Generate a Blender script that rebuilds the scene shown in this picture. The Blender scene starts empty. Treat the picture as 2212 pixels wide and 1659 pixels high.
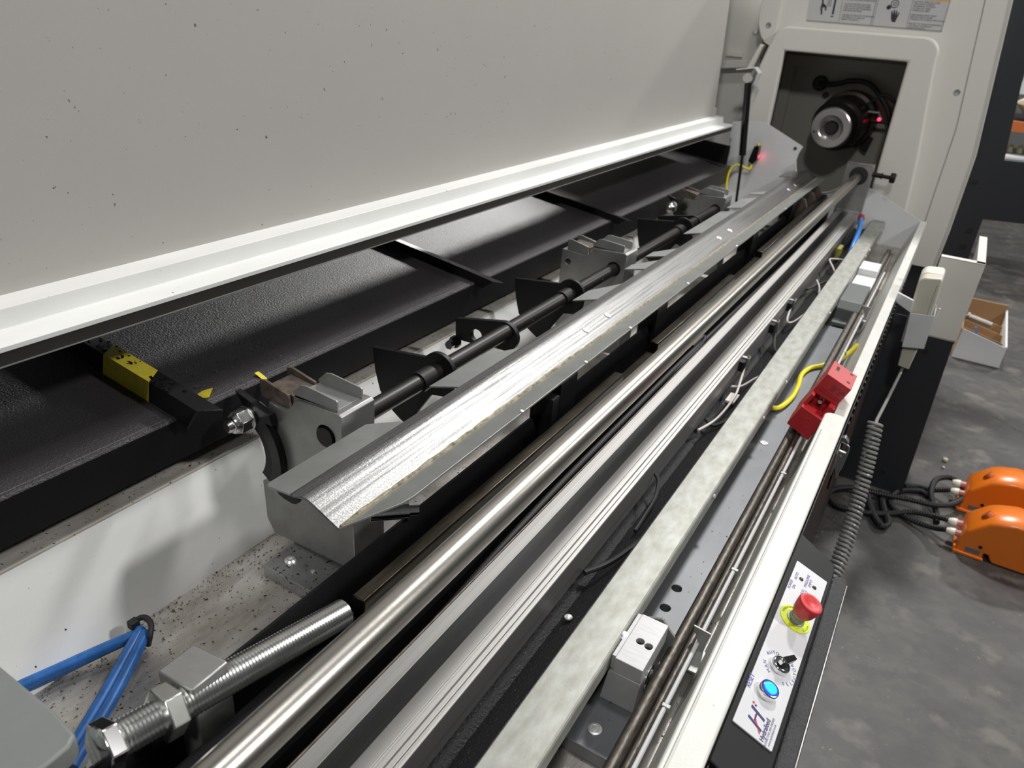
import bpy, bmesh, math, random
from mathutils import Vector, Matrix
random.seed(7)
H = 1.5                      # camera height above the shop floor; z in the numbers below is relative to the camera
C = bpy.context.scene.collection
S = bpy.context.scene
# ------------------------------------------------------------------ camera
cam_d = bpy.data.cameras.new('camera'); cam = bpy.data.objects.new('camera', cam_d); C.objects.link(cam)
right = Vector((.85465177, .51444311, .07013297)); up = Vector((-.28874835, .35868679, .88767572)); fwd = Vector((-.43150288, .7789044, -.4550969))
m = Matrix((right, up, -fwd)).transposed().to_4x4(); m.translation = (0, 0, H)
cam.matrix_world = m
cam_d.sensor_fit = 'HORIZONTAL'; cam_d.sensor_width = 36.0; cam_d.lens = 1597.26/2212*36
cam_d.clip_start = .02; cam_d.clip_end = 60
cam_d.dof.use_dof = True; cam_d.dof.focus_distance = 1.12; cam_d.dof.aperture_fstop = 7.0
S.camera = cam
# ------------------------------------------------------------------ world, lamps, exposure
S.view_settings.view_transform = 'Standard'; S.view_settings.look = 'None'; S.view_settings.gamma = 1; S.view_settings.use_curve_mapping = False
S.view_settings.exposure = -0.08
w = bpy.data.worlds.new('world'); S.world = w; w.use_nodes = True
w.node_tree.nodes['Background'].inputs[0].default_value = (.90, .95, 1.0, 1); w.node_tree.nodes['Background'].inputs[1].default_value = .07
def lamp(name, loc, target, size, power, col=(1, .985, .96)):
    d = bpy.data.lights.new(name, 'AREA'); d.shape = 'DISK'; d.size = size; d.energy = power; d.color = col
    o = bpy.data.objects.new(name, d); C.objects.link(o); o.location = (loc[0], loc[1], loc[2]+H)
    o.rotation_euler = (Vector(target)-Vector(loc)).to_track_quat('-Z', 'Y').to_euler()
lamp('area_lamp', (-.35, 5.5, 3.8), (-.5, 1.2, -.65), .6, 260)
lamp('area_lamp', (.1, 1.4, 3.8), (.0, 1.4, -.7), .55, 40)
lamp('area_lamp', (.6, -3.4, 3.8), (-.3, 1.6, -.5), .55, 110)  # unseen fill behind the camera, for the lathe front
lamp('area_lamp', (4.4, 2.4, 3.8), (-.6, 1.4, -.7), .55, 210)  # fill added from the right to brighten the left trough wall
lamp('area_lamp', (3.0, 10.0, 3.8), (2.2, 9, -1.5), .55, 240)  # added to lighten the far floor
lamp('area_lamp', (-5.0, 9.0, 3.1), (-1.1, 1.2, -.6), .6, 500)
# ------------------------------------------------------------------ materials
def lnk(nt, a, b): nt.links.new(a, b)
def mat(name, col, rough=.5, metal=0., var=0., vscale=(8, 8, 8), var2=None, bump=0., bscale=(300, 300, 300), speck=None, rvar=0., spec=.5, emit=None, coat=0., bdist=.001):
    """base colour, tone variation by stretched noise, fine relief, small dark specks with a shape of their own"""
    mt = bpy.data.materials.new(name); mt.use_nodes = True; nt = mt.node_tree; b = nt.nodes['Principled BSDF']
    b.inputs['Base Color'].default_value = (*col, 1); b.inputs['Roughness'].default_value = rough; b.inputs['Metallic'].default_value = metal
    b.inputs['Specular IOR Level'].default_value = spec
    if coat: b.inputs['Coat Weight'].default_value = coat; b.inputs['Coat Roughness'].default_value = .15
    if emit: b.inputs['Emission Color'].default_value = (*emit[0], 1); b.inputs['Emission Strength'].default_value = emit[1]
    tc = nt.nodes.new('ShaderNodeTexCoord'); out = None
    def noise(scale, detail=4, rgh=.6):
        mp = nt.nodes.new('ShaderNodeMapping'); mp.inputs['Scale'].default_value = scale; lnk(nt, tc.outputs['Object'], mp.inputs[0])
        n = nt.nodes.new('ShaderNodeTexNoise'); n.inputs['Scale'].default_value = 1; n.inputs['Detail'].default_value = detail; n.inputs['Roughness'].default_value = rgh
        lnk(nt, mp.outputs[0], n.inputs['Vector']); return n.outputs['Fac']
    def ramp(src, a, bb):
        r = nt.nodes.new('ShaderNodeMapRange'); r.inputs['From Min'].default_value = a; r.inputs['From Max'].default_value = bb; lnk(nt, src, r.inputs[0]); return r.outputs[0]
    def mix(fac, ca, cb):
        x = nt.nodes.new('ShaderNodeMix'); x.data_type = 'RGBA'; lnk(nt, fac, x.inputs[0])
        for k, v in ((6, ca), (7, cb)):
            if isinstance(v, tuple): x.inputs[k].default_value = (*v, 1)
            else: lnk(nt, v, x.inputs[k])
        return x.outputs[2]
    if var or var2:
        f = ramp(noise(vscale), .3, .7)
        c2 = var2 or tuple(max(0, c*(1-var)) for c in col)
        out = mix(f, col, c2)
        if rvar:
            r = nt.nodes.new('ShaderNodeMapRange'); r.inputs['To Min'].default_value = rough-rvar; r.inputs['To Max'].default_value = rough+rvar
            lnk(nt, f, r.inputs[0]); lnk(nt, r.outputs[0], b.inputs['Roughness'])
    if speck:
        for (sc, th, sw, scol) in speck:
            f = ramp(noise((sc, sc, sc), 3, .55), th, th+sw)
            out = mix(f, out if out is not None else col, scol)
    if out is not None: lnk(nt, out, b.inputs['Base Color'])
    if bump:
        bp = nt.nodes.new('ShaderNodeBump'); bp.inputs['Strength'].default_value = bump; bp.inputs['Distance'].default_value = bdist
        lnk(nt, noise(bscale, 3), bp.inputs['Height']); lnk(nt, bp.outputs[0], b.inputs['Normal'])
    return mt
GR = (.03, .025, .02)
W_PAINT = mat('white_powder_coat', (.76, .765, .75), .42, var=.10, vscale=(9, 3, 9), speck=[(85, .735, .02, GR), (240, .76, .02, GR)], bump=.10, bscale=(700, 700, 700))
W_CLEAN = mat('clean_white_sheet', (.76, .77, .78), .40, var=.06, vscale=(6, 6, 6), bump=.05, bscale=(500, 500, 500))
W_COVER = mat('worn_white_cover', (.70, .70, .655), .42, var=.12, vscale=(22, 14, 22), speck=[(120, .74, .02, (.2, .18, .14))], bump=.12, bscale=(500, 500, 500))
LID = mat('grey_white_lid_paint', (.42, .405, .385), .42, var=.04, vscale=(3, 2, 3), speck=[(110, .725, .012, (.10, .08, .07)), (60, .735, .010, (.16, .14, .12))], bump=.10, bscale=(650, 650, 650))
LATHE = mat('warm_white_lathe_paint', (.72, .705, .655), .45, bump=.05, bscale=(400, 400, 400))
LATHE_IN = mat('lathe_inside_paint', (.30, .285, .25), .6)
LATHE_DK = mat('lathe_charcoal_paint', (.022, .025, .030), .5, bump=.06, bscale=(500, 500, 500))
BLK = mat('black_powder_coat', (.007, .007, .008), .38, spec=.4, bump=.35, bscale=(420, 420, 420))
BLK_TRAY = mat('black_textured_tray', (.046, .042, .045), .42, var=.3, vscale=(5, 3, 5), bump=.8, bscale=(300, 300, 300), bdist=.0025)
BLK_BED = mat('black_bed_paint', (.008, .008, .009), .5, spec=.3, bump=.7, bscale=(260, 260, 260), bdist=.002, speck=[(420, .70, .02, (.22, .22, .22))])
BLK_MATT = mat('matt_black_steel', (.007, .007, .0075), .5, spec=.3, bump=.08, bscale=(300, 300, 300))
BLK_GLOSS = mat('gloss_black', (.008, .008, .008), .2)
RUBBER = mat('black_rubber', (.012, .012, .013), .6)
STRIP = mat('dark_brown_strip', (.022, .019, .016), .5)
OXIDE = mat('black_oxide_shaft', (.030, .028, .027), .40, metal=.6, var=.35, vscale=(60, 4, 60))
RAIL = mat('mill_finish_steel', (.36, .36, .355), .40, metal=1, var2=(.13, .13, .13), vscale=(190, 3, 190), rvar=.07, bump=.55, bscale=(650, 260, 650), speck=[(230, .64, .06, (.42, .42, .42)), (120, .745, .02, (.08, .07, .04))])
WELD = mat('yellowed_weld_bead', (.55, .50, .38), .5, metal=.6, var2=(.16, .13, .06), vscale=(160, 90, 160), bump=.6, bscale=(300, 300, 300))
TABG = mat('grey_steel_sheet', (.40, .41, .40), .45, metal=.85, var=.18, vscale=(18, 18, 18))
BLOCKM = mat('ground_steel', (.40, .40, .39), .42, metal=.8, var=.22, vscale=(20, 20, 20), bump=.05, bscale=(300, 300, 300))
ALU = mat('milled_aluminium', (.46, .46, .46), .46, metal=1, var=.12, vscale=(40, 250, 40), bump=.06, bscale=(60, 900, 60))
ALU_X = mat('anodised_extrusion', (.56, .55, .535), .48, metal=1, var=.22, vscale=(700, .8, 700))
BELT = mat('dark_steel_strip', (.10, .10, .102), .30, metal=.9, var=.2, vscale=(400, 6, 400), bump=.12, bscale=(1200, 14, 1200))
ALU_DIRTY = mat('scratched_dirty_floor_plate', (.74, .72, .69), .46, metal=.8, var2=(.40, .36, .31), vscale=(26, 9, 26), speck=[(170, .665, .03, GR), (70, .70, .03, (.06, .05, .03))], bump=.35, bscale=(420, 60, 420))
ALU_FLOOR = mat('grey_aluminium_plate', (.19, .197, .208), .5, metal=.6, var=.2, vscale=(16, 8, 16), speck=[(90, .75, .02, (.08, .08, .08))], bump=.08, bscale=(300, 80, 300))
ALU_PL = mat('gritty_base_plate', (.46, .46, .455), .42, metal=.8, var=.25, vscale=(24, 24, 24), speck=[(150, .62, .04, GR)], bump=.2, bscale=(300, 300, 300))
SCREW = mat('bright_screw', (.82, .82, .81), .34, metal=.75)
ALU_BLK = mat('machined_block_aluminium', (.46, .46, .465), .5, metal=.45, var=.14, vscale=(40, 250, 40), bump=.06, bscale=(60, 900, 60))
GALV = mat('galvanised_sheet', (.39, .40, .375), .52, metal=.4, var2=(.27, .27, .235), vscale=(60, 26, 60), speck=[(120, .75, .02, (.14, .13, .11))], bump=.08, bscale=(300, 300, 300))
GALV_D = mat('dull_galvanised', (.38, .39, .38), .5, metal=.7, var=.2, vscale=(30, 30, 30))
CHROME = mat('bright_steel', (.86, .86, .86), .12, metal=1)
ROD = mat('turned_steel_rod', (.47, .45, .41), .30, metal=1, var=.14, vscale=(120, 6, 120), bump=.10, bscale=(200, 900, 200))
ZINC = mat('zinc_plated_thread', (.72, .73, .71), .25, metal=1, var=.2, vscale=(30, 30, 30))
DARKBAR = mat('oiled_dark_steel', (.10, .085, .065), .30, metal=1, var2=(.035, .03, .022), vscale=(60, 10, 60), bump=.2, bscale=(200, 60, 200))
RUST = mat('rusty_bar', (.19, .175, .155), .48, metal=.8, var2=(.075, .062, .052), vscale=(260, 70, 260), bump=.3, bscale=(300, 120, 300))
BROWN = mat('oily_brown_pad', (.18, .145, .12), .45, metal=.4, var2=(.07, .055, .045), vscale=(60, 60, 60))
YEL = mat('yellow_tape', (.78, .66, .05), .42, var2=(.60, .50, .05), vscale=(50, 50, 50))
YELC = mat('yellow_cable', (.85, .72, .02), .4)
BLUE = mat('blue_air_tube', (.02, .13, .42), .38, var2=(.012, .08, .26), vscale=(60, 60, 60))
BLUE2 = mat('bright_blue_hose', (.05, .25, .75), .35)
RED = mat('red_plastic', (.52, .022, .028), .42, var=.1, vscale=(30, 30, 30), bump=.06, bscale=(600, 600, 600))
REDCAP = mat('red_button_plastic', (.62, .04, .045), .35)
ORANGE = mat('orange_cast_paint', (.86, .20, .012), .30, bump=.05, bscale=(200, 200, 200), coat=.4)
LABEL = mat('grey_label', (.16, .16, .16), .5)
LIME = mat('lime_ring', (.72, .85, .04), .45)
FACE = mat('pale_grey_faceplate', (.66, .66, .68), .38)
INK = mat('blue_ink', (.09, .09, .34), .5)
INKD = mat('dark_ink', (.025, .025, .04), .5)
INKR = mat('red_ink', (.60, .07, .10), .5)
LOGO = mat('navy_ink', (.03, .03, .16), .5)
DECAL = mat('silver_decal', (.55, .55, .55), .4)
DECAL_O = mat('orange_decal', (.85, .40, .03), .45)
DECAL_L = mat('grey_decal_line', (.28, .28, .28), .5)
IVORY = mat('ivory_plastic', (.62, .60, .50), .4)
PCREAM = mat('cream_plastic', (.82, .81, .70), .35)
GREYCABLE = mat('grey_coil_cable', (.27, .27, .26), .30)
WIRE = mat('white_wire', (.62, .58, .54), .5)
CARD = mat('brown_cardboard', (.36, .22, .11), .7)
GREY_CAST = mat('grey_paint_bracket', (.20, .212, .205), .5, var=.12, vscale=(14, 14, 14))
GLOWB = mat('lit_blue_lens', (.02, .3, .9), .3, emit=((.01, .42, 1.0), 1.5))
GLOWBR = mat('lit_blue_rim', (.02, .08, .8), .3, emit=((.01, .06, .95), .9))
GLOWW = mat('lit_white_led', (.9, .95, 1), .3, emit=((.75, .9, 1), 1.6))
GLOWR = mat('lit_red_led', (.9, .05, .1), .3, emit=((1, .03, .10), 3.0))
LEDOFF = mat('dark_led', (.05, .05, .03), .25)
GREEN = mat('dark_green_grey_paint', (.11, .125, .12), .5)
CREAM = mat('cream_bag', (.65, .58, .42), .8)
SHELF_O = mat('orange_beam', (.60, .16, .04), .5)
CHIP = mat('dark_metal_chips', (.045, .040, .032), .45, metal=.4, var2=(.12, .10, .06), vscale=(900, 900, 900))
CONC = mat('polished_concrete', (.085, .079, .073), .52, var2=(.026, .025, .025), vscale=(5.5, 8.0, 5), speck=[(21, .50, .16, (.042, .040, .039)), (9, .60, .12, (.115, .105, .092)), (75, .70, .03, (.16, .15, .12))], bump=.08, bscale=(60, 60, 60))
WALLM = mat('grey_shop_wall', (.30, .30, .30), .8)
# ------------------------------------------------------------------ mesh helpers
def BM(): return bmesh.new()
def MY(u, v, h): return Vector((u, h, v))
def MZ(u, v, h): return Vector((u, v, h))
def MX(u, v, h): return Vector((h, u, v))
def prism(bm, pts, a, b, f=MY):
    A = [bm.verts.new(f(p[0], p[1], a)) for p in pts]; B = [bm.verts.new(f(p[0], p[1], b)) for p in pts]
    n = len(pts); bm.faces.new(A); bm.faces.new(B[::-1])
    for i in range(n): bm.faces.new((A[i], B[i], B[(i+1) % n], A[(i+1) % n]))
    return bm
def box(bm, x0, x1, y0, y1, z0, z1): return prism(bm, [(x0, z0), (x1, z0), (x1, z1), (x0, z1)], y0, y1)
def holed(bm, outer, holes, a, b, f=MY):
    loops = [outer]+holes; edges = []; fr = []
    for lp in loops:
        vs = [bm.verts.new(f(p[0], p[1], a)) for p in lp]; fr.append(vs)
        for i in range(len(vs)): edges.append(bm.edges.new((vs[i], vs[(i+1) % len(vs)])))
    r = bmesh.ops.triangle_fill(bm, edges=edges, use_beauty=True, use_dissolve=False)
    fs = [g for g in r['geom'] if isinstance(g, bmesh.types.BMFace)]
    d = bmesh.ops.extrude_face_region(bm, geom=fs, use_keep_orig=True)
    off = f(0, 0, b)-f(0, 0, a)
    bmesh.ops.translate(bm, vec=off, verts=[g for g in d['geom'] if isinstance(g, bmesh.types.BMVert)])
    return bm
def circ(cx, cz, r, n=24, a0=0, a1=360):
    full = abs(a1-a0) >= 360
    return [(cx+r*math.cos(math.radians(a0+(a1-a0)*i/(n if full else n-1))), cz+r*math.sin(math.radians(a0+(a1-a0)*i/(n if full else n-1)))) for i in range(n)]
def rrect(x0, x1, z0, z1, r, n=6):
    out = []
    for cx, cz, a in ((x1-r, z1-r, 0), (x0+r, z1-r, 90), (x0+r, z0+r, 180), (x1-r, z0+r, 270)): out += circ(cx, cz, r, n, a, a+90)
    return out
def sheet(bm, prof, t, a, b, f=MY):
    """folded sheet metal: polyline profile, thickness t to the left of its direction"""
    P = [Vector(p) for p in prof]; off = []
    for i, p in enumerate(P):
        ns = []
        if i > 0: d = (P[i]-P[i-1]).normalized(); ns.append(Vector((-d.y, d.x)))
        if i < len(P)-1: d = (P[i+1]-P[i]).normalized(); ns.append(Vector((-d.y, d.x)))
        n = sum(ns, Vector((0, 0)))/len(ns); n = n/max(n.length_squared, .15)
        off.append(p+n*t)
    return prism(bm, [tuple(p) for p in P]+[tuple(p) for p in off[::-1]], a, b, f)
def frame(d):
    d = d.normalized(); a = Vector((0, 0, 1)) if abs(d.z) < .9 else Vector((1, 0, 0))
    x = d.cross(a).normalized(); return x, x.cross(d).normalized(), d
def turn(bm, p0, d, prof, seg=24, phase=0.):
    """solid of revolution about p0 + t d; prof = (radius, height)"""
    p0 = Vector(p0); x, y, d = frame(Vector(d)); rings = []
    for r, h in prof:
        if r < 1e-6: rings.append([bm.verts.new(p0+d*h)]); continue
        rings.append([bm.verts.new(p0+d*h+(x*math.cos(2*math.pi*i/seg+phase)+y*math.sin(2*math.pi*i/seg+phase))*r) for i in range(seg)])
    for A, B in zip(rings, rings[1:]):
        for i in range(seg):
            j = (i+1) % seg
            if len(A) == 1 and len(B) == 1: continue
            if len(A) == 1: bm.faces.new((A[0], B[j], B[i]))
            elif len(B) == 1: bm.faces.new((A[i], A[j], B[0]))
            else: bm.faces.new((A[i], A[j], B[j], B[i]))
    for R, fl in ((rings[0], True), (rings[-1], False)):
        if len(R) > 2: bm.faces.new(R[::-1] if fl else R)
    return bm
def cyl(bm, p0, p1, r, seg=24, r1=None, phase=0.):
    d = Vector(p1)-Vector(p0); return turn(bm, p0, d, [(r, 0), (r if r1 is None else r1, d.length)], seg, phase)
def smooth(pts, n=8, closed=False):
    P = [Vector(p) for p in pts]; out = []; N = len(P)
    for i in range(N if closed else N-1):
        g = (lambda k: P[k % N]) if closed else (lambda k: P[min(max(k, 0), N-1)])
        a, b, c, d = g(i-1), g(i), g(i+1), g(i+2)
        for k in range(n):
            t = k/n; out.append(.5*((2*b)+(c-a)*t+(2*a-5*b+4*c-d)*t*t+(3*b-a-3*c+d)*t**3))
    if not closed: out.append(P[-1])
    return out
def tube(bm, pts, r, seg=8, rf=None):
    P = [Vector(p) for p in pts]; rings = []; x = None
    for i, p in enumerate(P):
        d = (P[min(i+1, len(P)-1)]-P[max(i-1, 0)]).normalized()
        if x is None: x = frame(d)[0]
        x = (x-d*x.dot(d)).normalized(); y = d.cross(x)
        rr = r if rf is None else rf(i)
        rings.append([bm.verts.new(p+(x*math.cos(2*math.pi*k/seg)+y*math.sin(2*math.pi*k/seg))*rr) for k in range(seg)])
    for A, B in zip(rings, rings[1:]):
        for k in range(seg): bm.faces.new((A[k], A[(k+1) % seg], B[(k+1) % seg], B[k]))
    bm.faces.new(rings[0][::-1]); bm.faces.new(rings[-1]); return bm
def resample(P, step):
    P = [Vector(p) for p in P]; out = [P[0]]; acc = 0.
    for a, b in zip(P, P[1:]):
        L = (b-a).length; t = step-acc
        while t <= L: out.append(a+(b-a)*(t/L)); t += step
        acc = (acc+L) % step
    return out
# ------------------------------------------------------------------ object helpers
K = 1.0                      # size factor of the group being built (the left side parts were measured smaller than they are)
def wloc(o):
    v = Vector((0, 0, 0))
    while o is not None: v += o.location; o = o.parent
    return v
def obj(name, bm, mt, parent=None, bev=0., flat=False, ang=38, seg=2, label=None):
    bmesh.ops.recalc_face_normals(bm, faces=bm.faces[:])
    if K != 1.0:
        for v in bm.verts: v.co *= K
    if parent is not None: o0 = wloc(parent)-Vector((0, 0, H))
    else:
        xs = [v.co for v in bm.verts]; o0 = Vector(((min(v.x for v in xs)+max(v.x for v in xs))/2, (min(v.y for v in xs)+max(v.y for v in xs))/2, min(v.z for v in xs)))
    for v in bm.verts: v.co -= o0
    if not flat:
        for e in bm.edges: e.smooth = (len(e.link_faces) == 2 and e.calc_face_angle(0) < math.radians(ang))
        for f in bm.faces: f.smooth = True
    me = bpy.data.meshes.new(name); bm.to_mesh(me); bm.free(); me.materials.append(mt)
    o = bpy.data.objects.new(name, me); C.objects.link(o)
    if parent is not None: o.parent = parent
    else: o.location = o0+Vector((0, 0, H))
    if bev:
        md = o.modifiers.new('bevel', 'BEVEL'); md.width = bev; md.segments = seg; md.limit_method = 'ANGLE'; md.angle_limit = math.radians(40); md.use_clamp_overlap = True
    if label: o['label'] = label
    return o
def tag(o, label, cat, group=None, kind=None):
    o['label'] = label; o['category'] = cat
    if group: o['group'] = group
    if kind: o['kind'] = kind
    return o
def thing(name, loc, label, cat, group=None):
    o = bpy.data.objects.new(name, None); C.objects.link(o); o.empty_display_size = .05; o.location = (loc[0]*K, loc[1]*K, loc[2]*K+H)
    return tag(o, label, cat, group)
def text(name, body, org, xd, yd, size, mt, parent, align='LEFT', bold=0.):
    cu = bpy.data.curves.new(name, 'FONT'); cu.body = body; cu.size = size; cu.align_x = align; cu.offset = bold; cu.resolution_u = 3; cu.space_line = 1.0
    tmp = bpy.data.objects.new(name+'_tmp', cu); C.objects.link(tmp)
    dg = bpy.context.evaluated_depsgraph_get(); dg.update()
    me = bpy.data.meshes.new_from_object(tmp.evaluated_get(dg)); bpy.data.objects.remove(tmp); bpy.data.curves.remove(cu)
    xd = Vector(xd).normalized(); yd = Vector(yd).normalized(); base = Vector(org)-(wloc(parent)-Vector((0, 0, H)))
    for v in me.vertices: v.co = base+xd*v.co.x+yd*v.co.y
    me.materials.clear(); me.materials.append(mt); me.name = name
    o = bpy.data.objects.new(name, me); C.objects.link(o); o.parent = parent; return o
# ================================================================== SETTING
o = obj('floor', box(BM(), -9, 12, -6, 16, -1.56, -1.5), CONC); o['kind'] = 'structure'; o['label'] = 'grey mottled polished concrete workshop floor'
o = obj('wall_back', box(BM(), -9, 12, 15.0, 15.1, -1.5, 4.5), WALLM); o['kind'] = 'structure'; o['label'] = 'plain grey far wall of the workshop'
Y0, Y1 = -.45, 3.748
# ================================================================== BAR FEEDER BODY
bf = thing('bar_feeder', (-.4, 1.6, -1.5), 'long open white and black bar feeder trough running to the lathe', 'machine')
K = 1.24
obj('trough_wall', sheet(BM(), [(-.722, -.731), (-.7645, -.5925), (-.83, -.5925), (-.84, -.72)], .003, Y0, Y1/K), W_PAINT, bf, label='white inner side wall with folded ledge, splashed with grit')
obj('wall_ledge', box(BM(), -.828, -.7655, Y0, Y1/K, -.5925, -.5885), mat('dusty_white_ledge', (.56, .54, .50), .5, var2=(.38, .355, .31), vscale=(40, 12, 40), speck=[(130, .66, .03, GR)]), bf, bev=.001, label='dusty ledge on top of the side wall')
obj('floor_plate', box(BM(), -.722, -.48, Y0, Y1/K, -.742, -.731), ALU_DIRTY, bf, label='scratched aluminium floor plate covered in chips')
K = 1.0
obj('bed_angle', sheet(BM(), [(-.522, -.905), (-.522, -.70), (-.535, -.668)], .006, Y0, Y1), BLK, bf)
obj('bed_step', sheet(BM(), [(-.522, -.742), (-.497, -.742), (-.492, -.80)], .004, .2, Y1), BLK, bf)
b = BM(); sheet(b, [(-.525, -.80), (-.345, -.80), (-.315, -.815), (-.285, -.80), (-.270, -.76)], -.004, Y0, Y1); obj('bed_channel', b, BLK_BED, bf, label='black rough painted channel bed')
obj('side_floor', box(BM(), -.268, -.118, Y0, Y1, -.868, -.858), ALU_DIRTY, bf)
obj('side_floor_plate', holed(BM(), [(-.268, .617), (-.140, .617), (-.140, 2.42), (-.268, 2.42)], [circ(-.197, .97, .0085, 20), circ(-.197, .916, .0085, 20)], -.857, -.836, MZ), ALU_FLOOR, bf, bev=.001, label='grey aluminium plate with two round holes')
for px in ((-.195, .649), (-.196, 1.543)):
    b = BM(); turn(b, (px[0], px[1], -.836), (0, 0, 1), [(.0095, 0), (.0095, .0015), (.007, .002), (.0065, .001), (.004, .001), (.0035, .0028), (0, .003)], 24); obj('rivet', b, SCREW, bf)
# right wall: slanted inner skin, narrow far rail, raised near cover with a rounded end
obj('outer_wall', sheet(BM(), [(-.120, -.868), (-.101, -.80), (-.0745, -.724), (-.049, -.724), (-.047, -.95)], -.003, Y0, 2.98), W_COVER, bf, label='white slanted outer wall with flat top edge')
obj('outer_wall_end', sheet(BM(), [(-.120, -.868), (-.101, -.80), (-.0745, -.724), (-.049, -.724), (-.047, -.80)], -.003, 2.98, Y1), W_COVER, bf)
pl = [(-.0905, Y0)]+[(-.0905, 1.45)]+circ(-.0755, 1.515, .015, 7, 180, 90)+circ(-.062, 1.515, .014, 6, 80, 0)+[(-.0475, 1.45), (-.0475, Y0)]
obj('outer_wall_cover', prism(BM(), pl, -.722, -.711, MZ), W_COVER, bf, bev=.003, seg=3, label='raised white cover strip with rounded far end')
obj('cover_crease', prism(BM(), [(-.0885, -.716), (-.0825, -.7085), (-.080, -.711), (-.086, -.720)], Y0, 1.44), W_COVER, bf, bev=.001)
obj('outer_skirt', box(BM(), -.046, -.0445, Y0, 2.6, -1.25, -.73), BLK_MATT, bf, label='matt black outer skirt below the white wall')
# folded white strip and clips along the foot of the wall
b = BM(); cyl(b, (-.1245, Y0, -.800), (-.1245, 3.05, -.800), .0036, 10); obj('edge_strip', b, W_CLEAN, bf)
for y in (.55, .70, 1.02, 1.37, 1.76, 2.12, 2.46, 2.8): obj('strip_clip', box(BM(), -.129, -.117, y, y+.007, -.8055, -.7955), GALV_D, bf, bev=.001)
# end plate with round cut-out
arc = [(-.53+.127*math.cos(math.radians(a)), -.55+.127*math.sin(math.radians(a))) for a in [152+i*8 for i in range(26)]]
ep = [(-.985, -.42), (-.87, -.405), (-.831, -.406), (-.646, -.486)]+arc+[(-.40, -.617), (-.313, -.621), (-.0715, -.725), (-.05, -.727), (-.05, -.87), (-.985, -.87)]
obj('end_plate', prism(BM(), ep, 3.748, 3.753), W_CLEAN, bf, label='white end plate with round cut-out for the spindle')
b = BM(); sheet(b, [(x, z) for x, z in arc[4:]], .002, 3.735, 3.758); obj('cut_out_rim', b, W_PAINT, bf)
for c in ((-.674, -.50), (-.905, -.60)):
    b = BM(); cyl(b, (c[0], 3.7485, c[1]), (c[0], 3.746, c[1]), .0075, 12); obj('screw_hole', b, LEDOFF, bf)
obj('support_bracket', box(BM(), -.545, -.50, 1.06, 1.085, -.80, -.625), BLK_MATT, bf)
for y in (1.12, 1.62, 2.5, 3.1): obj('support_bracket', box(BM(), -.56, -.515, y, y+.07, -.80, -.622), BLK_MATT, bf, bev=.001)
for y in (3.25, 3.42, 3.58): obj('support_bracket', prism(BM(), [(-.55, -.74), (-.47, -.74), (-.47, -.69), (-.50, -.625), (-.53, -.625)], y, y+.02), BROWN, bf)
# ================================================================== LOADING TRAY (left, black)
K = 1.29
tr = thing('loading_tray', (-.88, 1.6, -.53), 'black textured sloping loading tray beneath the open lid', 'tray')
def tz(x): return -.478+(-.728-x)*.126
obj('tray_sheet', sheet(BM(), [(-1.16, tz(-1.16)), (-.7365, tz(-.7365)), (-.7350, tz(-.735)-.0012), (-.7338, tz(-.7338)+.0008), (-.7315, -.4768), (-.7294, -.4776), (-.7281, -.4794), (-.7278, -.4806)], -.003, Y0, 3.70/K), BLK_TRAY, tr, ang=25)
obj('tray_front', sheet(BM(), [(-.7278, -.4806), (-.7274, -.4835), (-.728, -.535), (-.748, -.536)], -.003, Y0, 3.70/K), BLK, tr, ang=25)
obj('tray_end', prism(BM(), [(-1.10, -.37), (-.859, -.398), (-.744, -.4075), (-.748, -.50), (-.735, -.535), (-1.10, -.535)], 3.69/K, 3.70/K), BLK_MATT, tr, label='black upright end sheet of the tray')
obj('under_frame', box(BM(), -.84, -.80, Y0, 3.6/K, -.59, -.54), BLK, tr)
for y, hh, ff in ((.478, .031, .027), (1.137, .018, .022), (1.775, .017, .02)):
    b = BM()
    # angle strip: upright leg facing the near end, flat flange reaching over the next sheet
    rows = []
    for dy, dz in ((0, -.001), (0, hh), (ff, hh-.004), (ff, hh-.0055), (.0016, hh-.0016), (.0016, -.001)):
        tip = -.700+(.012 if dz > .004 else -.010)+(dy*.5)
        r = [Vector((x, y+dy, tz(x)+dz)) for x in (-1.15, -.746)]
        r.append(Vector((tip, y+dy, tz(tip)+dz-(.004 if dz < .004 else .001)))); rows.append([b.verts.new(p) for p in r])
    for A, B in zip(rows, rows[1:]+rows[:1]):
        for q in range(2): b.faces.new((A[q], A[q+1], B[q+1], B[q]))
    b.faces.new([r[0] for r in rows]); b.faces.new([r[-1] for r in rows][::-1])
    obj('divider_strip', b, BLK, tr, bev=.0006)
# yellow tape folded over the first divider
b = BM(); y = .478; rows = []
for dy, dz, xa, xb in ((-.0006, .0, -.868, -.779), (-.0006, .0315, -.858, -.771), (.0265, .0280, -.878, -.792)):
    rows.append((Vector((xa, y+dy, tz(xa)+dz)), Vector((xb, y+dy, tz(xb)+dz))))
for (a, bb), (c, d) in zip(rows, rows[1:]):
    vs = [b.verts.new(p) for p in (a, bb, d, c)]+[b.verts.new(p+Vector((0, -.0004, .0005))) for p in (a, bb, d, c)]
    for q in ((3, 2, 1, 0), (4, 5, 6, 7), (0, 1, 5, 4), (1, 2, 6, 5), (2, 3, 7, 6), (3, 0, 4, 7)): b.faces.new([vs[k] for k in q])
tag(obj('yellow_tape', b, YEL), 'yellow tape strip folded over the nearest tray divider', 'tape')
b = BM(); vs = [b.verts.new(p) for p in ((-.752, .520, tz(-.752)+.0012), (-.737, .533, tz(-.737)+.0016), (-.744, .546, tz(-.744)+.008), (-.755, .538, tz(-.755)+.002))]
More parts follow.
